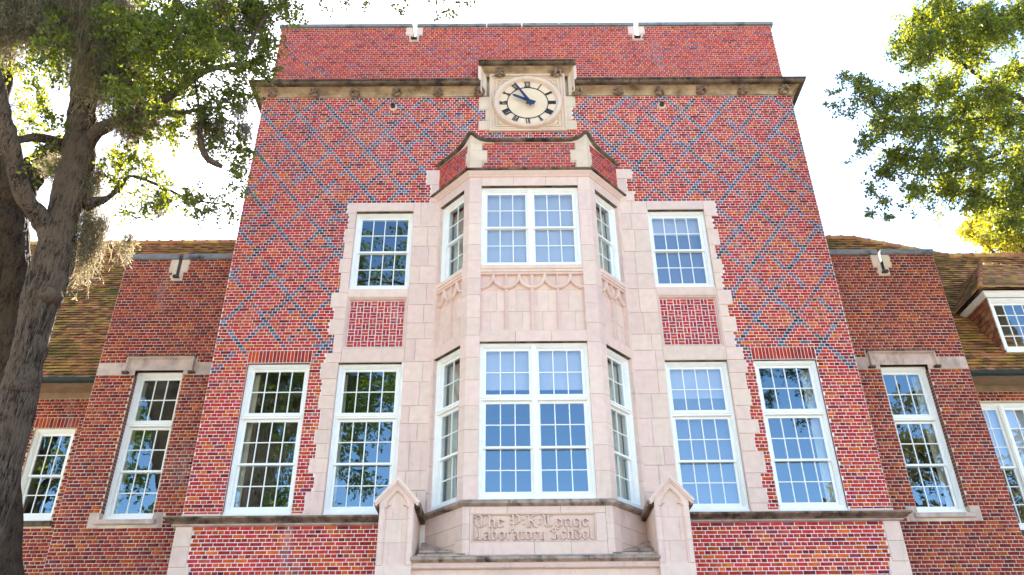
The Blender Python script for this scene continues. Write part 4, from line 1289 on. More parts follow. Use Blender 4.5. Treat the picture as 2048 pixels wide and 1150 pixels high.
# ------------------------------------------------------------------ the two set-back wings
WY = .5
for s in (-1, 1):
    c = -7.54 if s < 0 else 7.49
    w = .97
    z0, z1 = 5.835, 8.845
    hole = (c - w / 2, c + w / 2, z0, z1)
    slot = s * 7.63
    xa, xb = (-8.80, -6.25) if s < 0 else (6.25, 8.80)
    band = (xa, xb, snap(8.745), snap(9.02))
    ex = [hole, band, (c - .72, c + .72, snap(9.0), 9.15), (c - .60, c + .60, snap(5.70), 5.84), (c - .68, c + .68, snap(5.70), snap(5.93)),
          (slot - .20, slot + .20, 11.17, 11.6), (slot - .12, slot + .12, 10.98, 11.2)]
    hs = [hole, (slot - .035, slot + .035, 11.05, 11.6)]
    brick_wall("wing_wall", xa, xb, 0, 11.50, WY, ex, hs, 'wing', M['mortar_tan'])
    for k in (-1, 1):
        stone_block((min(slot + k * .035, slot + k * .2), max(slot + k * .035, slot + k * .2), 11.18, 11.50), y0=WY - .008, y1=WY + .1, g=.002, m='stone_warm')
        stone_block((min(slot + k * .035, slot + k * .12), max(slot + k * .035, slot + k * .12), 10.99, 11.18), y0=WY - .008, y1=WY + .1, g=.002, m='stone_warm')
    MB().box(slot - .035, slot + .035, WY - .006, WY + .1, 10.99, 11.05).build("stone_block", M['stone_warm'], B)
    MB().box(slot - .065, slot + .065, WY - .09, WY + .05, 11.02, 11.04).box(slot - .06, slot + .06, WY - .085, WY - .07, 11.04, 11.075).build("lead_spout", M['lead'], B)
    MB().box(slot - .034, slot - .028, WY - .004, WY + .36, 11.05, 11.6).build("slot_shadow_sheet", M['lead'], B)  # thin dark sheets added on both cheeks so the slot looks shadowed
    MB().box(slot + .028, slot + .034, WY - .004, WY + .36, 11.05, 11.6).build("slot_shadow_sheet", M['lead'], B)
    # parapet core and coping
    mb = MB()
    for p, q in cut(xa, xb, [(slot - .035, slot + .035)]):
        mb.box(p, q, WY + .012, WY + .35, 9.3, 11.50)
    mb.box(xa if s < 0 else xb - .25, xa + .25 if s < 0 else xb, WY + .013, 3.2, 0, 11.49)
    mb.build("wing_core", M['mortar_tan'], B)
    cs = [xa - .04, slot - .04, slot + .04, xb] if s < 0 else [xa, slot - .04, slot + .04, xb + .04]
    for p, q in ((cs[0], cs[1]), (cs[2], cs[3])):
        MB().bbox(p + .003, q - .003, WY - .045, WY + .42, 11.505, 11.63, .02).build("coping_stone", M['coping'], B)
    # lintel band with shouldered hood mould
    for p, q in ((xa, c - .62), (c + .62, xb)):
        stone_block((p, q, band[2], band[3]), y0=WY - .008, y1=WY + .1, m='stone_dull')
    mb = MB().box(c - .618, c + .618, WY - .016, WY + .1, z1, 9.10).box(c - .618, c - w / 2, WY - .016, WY + .1, band[2], z1).box(c + w / 2, c + .618, WY - .016, WY + .1, band[2], z1)
    mb.build("lintel_stone", M['stone_dull'], B)
    pth = [(c - .625, WY - .012, 8.80), (c - .625, WY - .012, 9.075), (c + .625, WY - .012, 9.075), (c + .625, WY - .012, 8.80)]
    mtr = [(-1, 0, 0), (-1, 0, 1), (1, 0, 1), (1, 0, 0)]
    MB().sweep(pth, mtr, (0, -1, 0), [(-.005, 0), (.0, .012), (.012, .02), (.018, .05), (.03, .07), (.045, .072), (.055, .055), (.058, 0)]).build("hood_mould", M['stone_dull'], B)
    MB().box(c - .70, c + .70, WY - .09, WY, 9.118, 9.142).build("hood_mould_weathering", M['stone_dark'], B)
    for k in (-1, 1):
        MB().prism_z([(c + k * .66 - .075, WY), (c + k * .66 - .055, WY - .10), (c + k * .66 + .055, WY - .10), (c + k * .66 + .075, WY)], 8.762, 8.80).build("label_stop", M['stone_dark'], B)
    # stone sill with ears
    MB().bbox(c - .56, c + .56, WY - .05, WY + .2, 5.745, 5.835, .015).build("stone_sill", M['stone_dull'], B)
    for k in (-1, 1):
        stone_block((min(c + k * w / 2, c + k * .665), max(c + k * w / 2, c + k * .665), snap(5.70), snap(5.93)), y0=WY - .004, y1=WY + .1, m='stone_dull')
    window(c, z0, w, z1 - z0, WY + .13, [(-w / 2 + .075, w / 2 - .075, 1.935, z1 - z0 - .075, 3, 2, 't'), (-w / 2 + .075, w / 2 - .075, .96, 1.865, 3, 2, 'u'), (-w / 2 + .075, w / 2 - .075, .10, 1.0, 3, 2, 'l')], transom=1.9,
           curtain=[(.30, .46)] if s > 0 else [(-.46, -.36)])
    # brick jambs, course by course
    for k, xx in ((-1, c - w / 2), (1, c + w / 2)):
        jb_ = []
        z = snap(5.93)
        while z < band[2] - .03:
            jb_.append((WY + .012, WY + .118, z + JT / 2, z + CH - JT / 2, 0, pick('wing'))); z += CH
        o = mass_boxes("jamb_bricks", [(a - WY, b - WY, p, q, -.004, t) for a, b, p, q, _, t in jb_], M['brick'], B, loc=(xx, WY, 0) if k > 0 else (xx, WY + .13, 0), rz=R(90) if k < 0 else R(90), depth=.02) if False else None
    reveal(c - w / 2, c + w / 2, z0, z1, WY + .011, WY + .3, M['mortar_tan'])
    rb = MB()
    z = snap(5.93)
    while z < band[2] - .03:
        for xx, sg in ((c - w / 2, 1), (c + w / 2, -1)):
            rb.box(min(xx, xx + sg * .006), max(xx, xx + sg * .006), WY + .004, WY + .128, z + JT / 2, z + CH - JT / 2)
        z += CH
    rb.build("jamb_bricks", M['backing'], B)["kind"] = "stuff"

    # ---- outer range: wall, eaves and tiled roof
    FY = 1.5
    fa, fb = (-17.0, -8.6) if s < 0 else (8.6, 17.0)
    if s < 0:
        wins = [(-9.88, .84, 6.10, 8.02), (-12.6, .84, 6.10, 8.02)]
    else:
        wins = [(9.86, 1.64, 5.76, 8.43), (13.2, 1.64, 5.76, 8.43)]
    hs = [(cc - ww / 2, cc + ww / 2, za, zb) for cc, ww, za, zb in wins]
    ex = list(hs) + ([(cc - ww / 2 - .03, cc + ww / 2 + .03, zb, zb + .235) for cc, ww, za, zb in wins] if s < 0 else []) + [(cc - ww / 2 - .04, cc + ww / 2 + .04, za - .11, za) for cc, ww, za, zb in wins]
    fw = brick_wall("outer_wall", fa, fb, 0, 8.68, FY, ex, hs, 'wing', M['mortar_tan'])
    for cc, ww, za, zb in wins:
        MB().bbox(cc - ww / 2 - .04, cc + ww / 2 + .04, FY - .06, FY + .1, za - .10, za - .005).build("stone_sill", M['stone_dark'], B)
        if s < 0:
            for i in range(12):
                p = cc - ww / 2 - .03 + (ww + .06) * i / 12
                link("soldier_brick", brick_mesh((ww + .06) / 12 - .013, .215, .03, pick('wing')), fw, (p + (ww + .06) / 24, FY - .002, zb + .12))
            window(cc, za, ww, zb - za, FY + .05, [(-ww / 2 + .075, ww / 2 - .075, .93, zb - za - .075, 3, 2, 'u'), (-ww / 2 + .075, ww / 2 - .075, .12, .97, 3, 2, 'l')])
        else:
            hh = zb - za
            window(cc, za, ww, hh, FY + .05, pair_sashes(ww, 3, [(1.28, hh - .075, 3, 'u'), (.10, 1.32, 3, 'l')]), mull=[0], blind=[(-.75, -.05, 1.3, 2.6), (.05, .75, 1.3, 2.6)])
        reveal(cc - ww / 2, cc + ww / 2, za, zb, FY + .011, FY + .2, M['mortar_tan'])
    MB().box(fa, fb, FY - .03, FY + .1, 8.68, 8.80).build("eaves_frieze", M['soffit'], B)
    MB().box(fa, fb, .98, FY + .2, 8.80, 8.83).build("eaves_soffit", M['soffit'], B)
    gx = [fa, fb]
    n = 10
    prof = [(-.075 + .0, 0)] + [(-.075 * math.cos(R(180 * i / n)), -.085 * math.sin(R(180 * i / n))) for i in range(1, n)] + [(.075, 0), (.068, 0)] + [(.068 * math.cos(R(180 * i / n)), -.078 * math.sin(R(180 * i / n))) for i in range(1, n)] + [(-.068, 0), (-.075, 0)]
    mb = MB().sweep([(fa, .86, 8.84), (fb, .86, 8.84)], [(0, -1, 0), (0, -1, 0)], (0, 0, 1), prof)
    mb.build("gutter", M['gutter'], B, smooth=True)

# ------------------------------------------------------------------ tiled roofs
EY, EZ = .92, 8.87
SLP = Vector((0, 4.0, 6.08)).normalized()
SN = Vector((0, -6.08, 4.0)).normalized()
def ridge_z(x):
    if x < 0: return 14.93
    if x < 9.3: return 14.95
    if x < 11.4: return 14.95 - (x - 9.3) / 2.1 * 1.12
    return 13.83
TPAL = [(.44, .19, .06), (.36, .14, .05), (.50, .28, .07), (.27, .13, .045), (.46, .19, .08), (.19, .10, .04), (.44, .26, .05), (.52, .24, .10)]
EXP, TWD = .122, .172
def tile_rows(x0, x1):
    out = []
    row = 0
    while True:
        t = row * EXP
        z = EZ + SLP.z * t
        if z > 15: break
        off = (row % 2) * TWD / 2
        x = x0 - off
        while x < x1:
            if z < ridge_z(x + .08) - .05 and not (abs(x) < 8.75 and z < 10.6):
                xa, xb = max(x, x0) + .002, min(x + TWD, x1) - .002
                if xb - xa > .04:
                    out.append((xa, xb, t))
            x += TWD
        row += 1
    return out
def tile_geo(xa, xb, t, o=None):
    lift = .058 + random.uniform(-.008, .010)
    dx = random.uniform(-.004, .004)
    p0 = Vector((0, EY, EZ)) + SLP * (t - .01 + random.uniform(-.006, .006)) + SN * lift
    p1 = Vector((0, EY, EZ)) + SLP * (t + .165) + SN * .008
    th = SN * -.020
    return [(xa + dx, p0.y, p0.z), (xb + dx, p0.y, p0.z), (xb + dx, p1.y, p1.z), (xa + dx, p1.y, p1.z),
            (xa + dx, p0.y + th.y, p0.z + th.z), (xb + dx, p0.y + th.y, p0.z + th.z)]
TF = [(0, 1, 2, 3), (4, 5, 1, 0), (0, 3, 4), (1, 5, 2), (5, 4, 3, 2)]
tile_shared = []
for t_ in TPAL:
    v = tile_geo(-TWD / 2 + .002, TWD / 2 - .002, 0)
    v = [(a, b - EY, c_ - EZ) for a, b, c_ in v]
    me = MB().add(v, TF).mesh("roof_tile", M['tile'])
    at_ = me.attributes.new('tint', 'FLOAT_COLOR', 'FACE'); at_.data.foreach_set('color', list((*t_, 1.0)) * len(me.polygons))
    tile_shared.append(me)
for s in (-1, 1):
    x0, x1 = (-17.2, -6.32) if s < 0 else (6.32, 17.2)
    rows = tile_rows(x0, x1)
    zr = [ridge_z(x0), ridge_z(x1)]
    # boarding under the tiles and the far slope
    mb = MB()
    xs = [x0, x1] if s < 0 else [x0, 9.3, 11.4, x1]
    for p, q in zip(xs[:-1], xs[1:]):
        pts = []
        for xx, zz in ((p, EZ), (q, EZ), (q, ridge_z(q)), (p, ridge_z(p))):
            yy = EY + (zz - EZ) / 6.08 * 4.0
            pts.append((xx, yy, zz))
        mb.add(pts, [(0, 1, 2, 3)])
        far = [(pts[3]), (pts[2]), (pts[2][0], pts[2][1] + 4, EZ), (pts[3][0], pts[3][1] + 4, EZ)]
        mb.add(far, [(0, 1, 2, 3)])
    rf = mb.build("roof", M['backing'], B)
    vis = []
    for i, (a, b, t) in enumerate(rows):
        P = Vector(((a + b) / 2, EY, EZ)) + SLP * t
        pr_ = project(P)
        if b - a > TWD - .01 and pr_ and 20 < pr_[0] < 2030 and pr_[1] > 500 and (pr_[0] > 110 if s < 0 else not (10.1 < P.x and P.z > 9.4)) and abs(P.x) > 8.85:
            vis.append((pr_[2], i))
    vis.sort()
    chosen = {i for _, i in vis[:150]}
    mb = MB(); tint = []
    for i, (a, b, t) in enumerate(rows):
        if i in chosen:
            P = Vector(((a + b) / 2, EY, EZ)) + SLP * t
            o = link("roof_tile", random.choice(tile_shared), rf, tuple(P))
            o.rotation_euler = (random.uniform(-.012, .012), random.uniform(-.01, .01), random.uniform(-.01, .01))
        else:
            mb.add(tile_geo(a, b, t), TF)
            tint += [(*random.choice(TPAL), 1.0)] * len(TF)
    me = mb.mesh("tiling", M['tile'])
    at_ = me.attributes.new('tint', 'FLOAT_COLOR', 'FACE'); at_.data.foreach_set('color', np.array(tint, np.float32).reshape(-1))
    o = link("tiling", me, rf); o["kind"] = "stuff"
    # ridge tiles
    x = x0
    rm_ = None
    while x < x1 - .1:
        xa, xb = x, min(x + .34, x1)
        za, zb = ridge_z(xa), ridge_z(xb)
        ya, yb = EY + (za - EZ) / 6.08 * 4, EY + (zb - EZ) / 6.08 * 4
        rr = .11
        mb = MB().tube([(xa, ya, za - .03), (xb - .03, yb, zb - .03), (xb - .028, yb, zb - .025), (xb + .012, yb, zb - .025)], [rr, rr, rr + .012, rr + .012], 12)
        me = mb.mesh("ridge_tile", M['cheek_tile'], False)
        at_ = me.attributes.new('tint', 'FLOAT_COLOR', 'FACE'); at_.data.foreach_set('color', list((*random.choice(TPAL[:5]), 1.0)) * len(me.polygons))
        link("ridge_tile", me, rf)
        x += .34

# ------------------------------------------------------------------ dormer on the right-hand roof
DX0, DX1, DYF, DZ0, DZ1 = 10.16, 12.30, 1.26, 9.47, 10.80
dm = empty("dormer", (0, 0, 0), 0, B)
roof_y = lambda z: EY + (z - EZ) / 6.08 * 4.0
# cheek wall core
MB().add([(DX0 + .03, DYF, DZ0 - .1), (DX0 + .03, DYF, DZ1), (DX0 + .03, roof_y(DZ1) + .1, DZ1)], [(0, 1, 2)]).add([(DX1, DYF, DZ0 - .1), (DX1, DYF, DZ1), (DX1, roof_y(DZ1) + .1, DZ1)], [(0, 1, 2)]).build("cheek_board", M['backing'], dm)
CP_ = [(.34, .13, .06), (.28, .10, .05), (.40, .17, .08), (.30, .15, .06), (.36, .11, .07), (.42, .20, .10), (.24, .09, .05)]
z = DZ0 - .05
r_ = 0
while z < DZ1 - .02:
    y = DYF + (-.09 if r_ % 2 else 0)
    ye = roof_y(z + .12) + .05
    while y < ye:
        ya, yb = max(y, DYF) + .003, y + .18 - .003
        v = [(DX0 - .022, ya, z), (DX0 - .022, yb, z), (DX0 + .012, yb, z + .2), (DX0 + .012, ya, z + .2), (DX0 + .0, ya, z), (DX0 + .0, yb, z)]
        me = MB().add(v, [(0, 3, 2, 1), (0, 1, 5, 4), (0, 4, 3), (1, 2, 5)]).mesh("cheek_tile", M['cheek_tile'])
        at_ = me.attributes.new('tint', 'FLOAT_COLOR', 'FACE'); at_.data.foreach_set('color', list((*random.choice(CP_), 1.0)) * len(me.polygons))
        if yb - ya > .03: link("cheek_tile", me, dm)
        y += .18
    z += .135; r_ += 1
wd = DX1 - DX0
window((DX0 + DX1) / 2, DZ0, wd, DZ1 - DZ0, DYF - .03, pair_sashes(wd, 4, [(.09, DZ1 - DZ0 - .08, 4, 't')], .085), mull=[0], name="dormer_window", room=.5, flare=-.03)
MB().sweep([(DX0 - .02, roof_y(DZ1 + .05) + .3, DZ1), (DX0 - .02, DYF - .03, DZ1), (DX1 + .02, DYF - .03, DZ1), (DX1 + .02, roof_y(DZ1) + .3, DZ1)], path_plan([(DX0 - .02, 3), (DX0 - .02, DYF - .03), (DX1 + .02, DYF - .03), (DX1 + .02, 3)]), (0, 0, 1),
           [(-.05, .03), (.02, .03), (.03, .05), (.05, .06), (.06, .085), (.08, .10), (.10, .125), (.10, .145), (-.05, .145)]).build("dormer_cornice", M['paint'], dm)
# hipped, swept roof of the dormer
ex0, ex1, ey = DX0 - .22, DX1 + .22, DYF - .24
rzd = DZ1 + .15
apx, apz, apy = 10.98, 12.36, 2.3
quads = [((ex0, ey, rzd), (ex1, ey, rzd), (11.6, apy, apz - .05), (apx, apy, apz)),
         ((ex0, 4.2, rzd), (ex0, ey, rzd), (apx, apy, apz), (apx, 4.2, apz)),
         ((ex1, ey, rzd), (ex1, 4.2, rzd), (11.6, 4.2, apz), (11.6, apy, apz - .05))]
for qi, (a, b, c_, d) in enumerate(quads):
    a, b, c_, d = map(Vector, (a, b, c_, d))
    nrm = (b - a).cross(d - a).normalized()
    if nrm.z < 0: nrm = -nrm
    MB().add([tuple(p - nrm * .02) for p in (a, b, c_, d)], [(0, 1, 2, 3)]).build("roof_boarding", M['backing'], dm)
    n = 12
    tb = MB(); tints = []
    for i in range(n):
        f0, f1 = i / n, min((i + 1.45) / n, 1.0)
        e0a, e0b = a.lerp(d, f0), b.lerp(c_, f0)
        e1a, e1b = a.lerp(d, f1), b.lerp(c_, f1)
        m = max(2, int((e0b - e0a).length / .17))
        for j in range(m):
            u0, u1 = (j + .012) / m, (j + .988) / m
            lift = nrm * (.03 + random.uniform(-.004, .006))
            p = [e0a.lerp(e0b, u0) + lift, e0a.lerp(e0b, u1) + lift, e1a.lerp(e1b, u1) + nrm * .004, e1a.lerp(e1b, u0) + nrm * .004]
            p += [p[0] - nrm * .016, p[1] - nrm * .016]
            tb.add(p, [(0, 1, 2, 3), (4, 5, 1, 0), (0, 3, 4), (1, 5, 2)]); tints += [(*random.choice(TPAL), 1.0)] * 4
    me = tb.mesh("dormer_tiling", M['tile'])
    at_ = me.attributes.new('tint', 'FLOAT_COLOR', 'FACE'); at_.data.foreach_set('color', np.array(tints, np.float32).reshape(-1))
    o = link("dormer_tiling", me, dm); o["kind"] = "stuff"
for (a, b) in (((ex0, ey, rzd), (apx, apy, apz)), ((ex1, ey, rzd), (11.6, apy, apz - .05)), ((apx, apy, apz), (11.6, apy, apz - .05))):
    a, b = Vector(a), Vector(b)
    n = max(2, int((b - a).length / .17))
    for i in range(n):
        p, q = a.lerp(b, (i + .35) / n), a.lerp(b, min((i + 1.45) / n, 1.0))
        me = MB().tube([p + Vector((0, 0, .0)), q + Vector((0, 0, -.015))], [.062, .05], 8).mesh("hip_tile", M['cheek_tile'])
        at_ = me.attributes.new('tint', 'FLOAT_COLOR', 'FACE'); at_.data.foreach_set('color', list((*random.choice(TPAL), 1.0)) * len(me.polygons))
        link("hip_tile", me, dm)
# ------------------------------------------------------------------ trees
def leaf_mat(name, col, trans, w=.55, var=.35):
    m = bpy.data.materials.new(name); m.use_nodes = True
    nt = m.node_tree; n = nt.nodes; L = nt.links
    out = n["Material Output"]; b = n["Principled BSDF"]
    b.inputs["Roughness"].default_value = .5; b.inputs["Specular IOR Level"].default_value = .35
    geo = n.new("ShaderNodeNewGeometry")
    def ramp(c0, c1):
        r = n.new("ShaderNodeValToRGB")
        r.color_ramp.elements[0].color = (*c0, 1); r.color_ramp.elements[1].color = (*c1, 1)
        L.new(geo.outputs["Random Per Island"], r.inputs[0]); return r.outputs[0]
    lo = lambda c: tuple(v * (1 - var) for v in c)
    hi = lambda c: (c[0] * (1 + var) * 1.25, c[1] * (1 + var), c[2] * (1 + var) * .8)
    L.new(ramp(lo(col), hi(col)), b.inputs["Base Color"])
    t = n.new("ShaderNodeBsdfTranslucent"); L.new(ramp(lo(trans), hi(trans)), t.inputs[0])
    mx = n.new("ShaderNodeMixShader"); mx.inputs[0].default_value = w
    L.new(b.outputs[0], mx.inputs[1]); L.new(t.outputs[0], mx.inputs[2]); L.new(mx.outputs[0], out.inputs[0])
    return m
M['leaf'] = leaf_mat('oak_leaf', (.030, .060, .022), (.30, .37, .02), .5)
M['leaf_y'] = leaf_mat('yellowing_leaf', (.07, .09, .015), (.50, .48, .02))
M['leaf_b'] = leaf_mat('autumn_leaf', (.14, .12, .03), (.30, .24, .04), .4)
M['moss'] = leaf_mat('spanish_moss', (.19, .19, .135), (.40, .37, .24), .5, .3)
def bark(name, a, b_):
    m = bpy.data.materials.new(name); m.use_nodes = True
    nt = m.node_tree; n = nt.nodes; L = nt.links
    p = n["Principled BSDF"]; p.inputs["Roughness"].default_value = .9; p.inputs["Specular IOR Level"].default_value = .2
    geo = n.new("ShaderNodeNewGeometry")
    mp = n.new("ShaderNodeMapping"); mp.inputs["Scale"].default_value = (1, 1, .11)
    L.new(geo.outputs["Position"], mp.inputs[0])
    nz = n.new("ShaderNodeTexNoise"); nz.inputs["Scale"].default_value = 30; nz.inputs["Detail"].default_value = 10; nz.inputs["Roughness"].default_value = .72
    L.new(mp.outputs[0], nz.inputs["Vector"])
    n2 = n.new("ShaderNodeTexNoise"); n2.inputs["Scale"].default_value = 3.2; n2.inputs["Detail"].default_value = 6
    L.new(geo.outputs["Position"], n2.inputs["Vector"])
    va = n.new("ShaderNodeVectorMath"); va.operation = 'MULTIPLY_ADD'; va.inputs[1].default_value = (.05, .05, .02)
    L.new(n2.outputs["Color"], va.inputs[0]); L.new(mp.outputs[0], va.inputs[2])
    vo = n.new("ShaderNodeTexVoronoi"); vo.feature = 'DISTANCE_TO_EDGE'; vo.inputs["Scale"].default_value = 44
    L.new(va.outputs[0], vo.inputs["Vector"])
    ms = n.new("ShaderNodeMapRange"); ms.inputs[1].default_value = 0.0; ms.inputs[2].default_value = .22
    L.new(vo.outputs["Distance"], ms.inputs[0])
    h1 = n.new("ShaderNodeMath"); h1.operation = 'MULTIPLY_ADD'; h1.inputs[1].default_value = .20
    L.new(ms.outputs[0], h1.inputs[0]); L.new(nz.outputs["Fac"], h1.inputs[2])
    ad = n.new("ShaderNodeMath"); ad.operation = 'MULTIPLY_ADD'; ad.inputs[1].default_value = .7
    L.new(n2.outputs["Fac"], ad.inputs[0]); L.new(h1.outputs[0], ad.inputs[2])
    r = n.new("ShaderNodeValToRGB")
    r.color_ramp.elements[0].position = .62; r.color_ramp.elements[0].color = (*a, 1)
    r.color_ramp.elements[1].position = .86; r.color_ramp.elements[1].color = (*b_, 1)
    dv = n.new("ShaderNodeMath"); dv.operation = 'MULTIPLY'; dv.inputs[1].default_value = .84
    L.new(ad.outputs[0], dv.inputs[0])
    L.new(dv.outputs[0], r.inputs[0]); L.new(r.outputs[0], p.inputs["Base Color"])
    bp = n.new("ShaderNodeBump"); bp.inputs["Strength"].default_value = 1.0; bp.inputs["Distance"].default_value = .035
    L.new(h1.outputs[0], bp.inputs["Height"]); L.new(bp.outputs[0], p.inputs["Normal"])
    return m
M['bark'] = bark('oak_bark', (.014, .009, .006), (.135, .092, .062))
M['bark_dark'] = bark('dark_bark', (.014, .009, .006), (.085, .055, .032))

def fast_mesh(name, V, Fq, m, k):
    me = bpy.data.meshes.new(name)
    me.vertices.add(len(V)); me.vertices.foreach_set('co', V.astype(np.float32).reshape(-1))
    me.loops.add(Fq.size); me.loops.foreach_set('vertex_index', Fq.reshape(-1).astype(np.int32))
    me.polygons.add(len(Fq)); me.polygons.foreach_set('loop_start', np.arange(0, Fq.size, k, dtype=np.int32))
    me.update(calc_edges=True); me.materials.append(m)
    return me

def unit(a):
    return a / np.maximum(np.linalg.norm(a, axis=-1, keepdims=True), 1e-6)

def foliage(clusters, g, twigs=15, step=.027, ll=.074, lw=.022, droop=.35):
    """leaves set along short twigs that spread from each cluster centre; returns leaf and twig vertex arrays"""
    Vl, Vt = [], []
    for x, y, z, r in clusters:
        nt_ = max(4, int(twigs * (r / .5) ** 1.3))
        c = np.array([x, y, z])
        d = unit(g.normal(size=(nt_, 3)) * np.array([1, 1, .75]))
        st = c + d * (r * g.uniform(0, .45, (nt_, 1))) + g.normal(size=(nt_, 3)) * r * .12
        d = unit(d + g.normal(size=(nt_, 3)) * .35 + np.array([0, 0, -.15]))
        L = r * g.uniform(.5, 1.0, nt_)
        ns = max(3, int(r * .8 / step))
        t = (np.arange(ns) + .5) / ns
        pos = st[:, None] + d[:, None] * (L[:, None, None] * t[None, :, None]) + np.array([0, 0, -1.0]) * (droop * L[:, None, None] * (t ** 2)[None, :, None])
        tang = unit(d[:, None] + np.array([0, 0, -1.0]) * (2 * droop * t)[None, :, None])
        side = unit(np.cross(tang, g.normal(size=(nt_, 1, 3)) + 0 * tang))
        alt = np.where(np.arange(ns) % 2 == 0, 1.0, -1.0)[None, :, None]
        ax = unit(tang * .55 + side * alt * .8 + g.normal(size=pos.shape) * .35)
        P = pos.reshape(-1, 3); A = ax.reshape(-1, 3); n = len(P)
        nr = unit(np.cross(A, g.normal(size=(n, 3))))
        wv = unit(np.cross(nr, A))
        l = ll * g.uniform(.65, 1.25, (n, 1)); w = lw * g.uniform(.75, 1.25, (n, 1))
        V = np.stack([P, P + A * l * .5 + wv * w + nr * w * .35, P + A * l, P + A * l * .5 - wv * w + nr * w * .35], 1)
        Vl.append(V.reshape(-1, 3))
        e = st + d * L[:, None] + np.array([0, 0, -1.0]) * droop * L[:, None]
        mid = st + d * L[:, None] * .5 + np.array([0, 0, -1.0]) * droop * L[:, None] * .25
        cs = np.repeat(c[None], nt_, 0)
        off = g.normal(size=(nt_, 3)) * .0; wv2 = unit(np.cross(d, np.array([0.3, .2, 1.0]))) * .004
        Vt.append(np.stack([cs - wv2, cs + wv2, st + wv2, st - wv2], 1).reshape(-1, 3))
        Vt.append(np.stack([st - wv2, st + wv2, mid + wv2 * .7, mid - wv2 * .7], 1).reshape(-1, 3))
        Vt.append(np.stack([mid - wv2 * .7, mid + wv2 * .7, e + wv2 * .3, e - wv2 * .3], 1).reshape(-1, 3))
    Vl = np.concatenate(Vl); Vt = np.concatenate(Vt)
    return Vl, Vt

def quads_of(V):
    return np.arange(len(V)).reshape(-1, 4)

def crown(tree, clusters, g, m, mb_, **kw):
    Vl, Vt = foliage(clusters, g, **kw)
    link("crown", fast_mesh("crown", Vl, quads_of(Vl), m, 4), tree)
    o = link("twigs", fast_mesh("twigs", Vt, quads_of(Vt), mb_, 4), tree)
    o["kind"] = "stuff"

def smooth_path(l, sub=4):
    """Catmull-Rom through (x, y, z, r)"""
    P = np.array(l, float); out = []
    n = len(P)
    for i in range(n - 1):
        p0, p1, p2, p3 = P[max(i - 1, 0)], P[i], P[i + 1], P[min(i + 2, n - 1)]
        for k in range(sub):
            t = k / sub
            out.append(.5 * ((2 * p1) + (-p0 + p2) * t + (2 * p0 - 5 * p1 + 4 * p2 - p3) * t * t + (-p0 + 3 * p1 - 3 * p2 + p3) * t ** 3))
    out.append(P[-1])
    return out

def limb(tree, l, m, name="limb", bump=.22, seed=0.0, n=14, sub=4, ridge=0.0):
    q = smooth_path(l, sub)
    return MB().tube([p[:3] for p in q], [max(p[3] * .86, .004) for p in q], n, bump=bump, seed=seed, ridge=ridge).build(name, m, tree, smooth=True)

def moss_clumps(tree, spec, g, m):
    for (x, y, z, L, w, n) in spec:
        k = 9
        n2 = n * 14
        st = np.array([x, y, z]) + g.normal(size=(n2, 3)) * np.array([w * .6, w * .6, L * .14])
        ln = L * g.uniform(.25, 1.0, n2) * (1 - .5 * np.minimum(np.abs(st[:, 0] - x) / max(w, .05), 1))
        lean = g.normal(size=(n2, 3)) * np.array([.10, .10, 0]) + np.array([.08, 0, 0])
        t = np.linspace(0, 1, k)
        wig = np.cumsum(g.normal(size=(n2, k, 3)) * np.array([.030, .030, .010]), axis=1)
        pos = st[:, None] + (lean[:, None] * t[None, :, None] + np.array([0, 0, -1.0]) * t[None, :, None]) * ln[:, None, None] + wig
        wd = .0042 * (1 - .6 * t)[None, :, None] * g.uniform(.6, 1.5, (n2, 1, 1))
        a = g.uniform(0, 6.28, (n2, 1, 1))
        sv = np.concatenate([np.cos(a), np.sin(a), np.zeros_like(a)], -1)
        A, Bv = pos - sv * wd, pos + sv * wd
        V = np.stack([A[:, :-1], Bv[:, :-1], Bv[:, 1:], A[:, 1:]], 2).reshape(-1, 3)
        # curled side hairs
        nh = n2 * 9
        i = g.integers(0, n2, nh); j = g.integers(1, k, nh)
        p = pos[i, j]; dv = unit(g.normal(size=(nh, 3)) + np.array([0, 0, -.7])) * g.uniform(.03, .09, (nh, 1))
        sh = unit(np.cross(dv, g.normal(size=(nh, 3)))) * .0022
        H = np.stack([p - sh, p + sh, p + dv * .6 + sh * .8 + g.normal(size=(nh, 3)) * .008, p + dv], 1).reshape(-1, 3)
        V = np.concatenate([V, H])
        link("moss", fast_mesh("moss", V, quads_of(V), m, 4), tree)

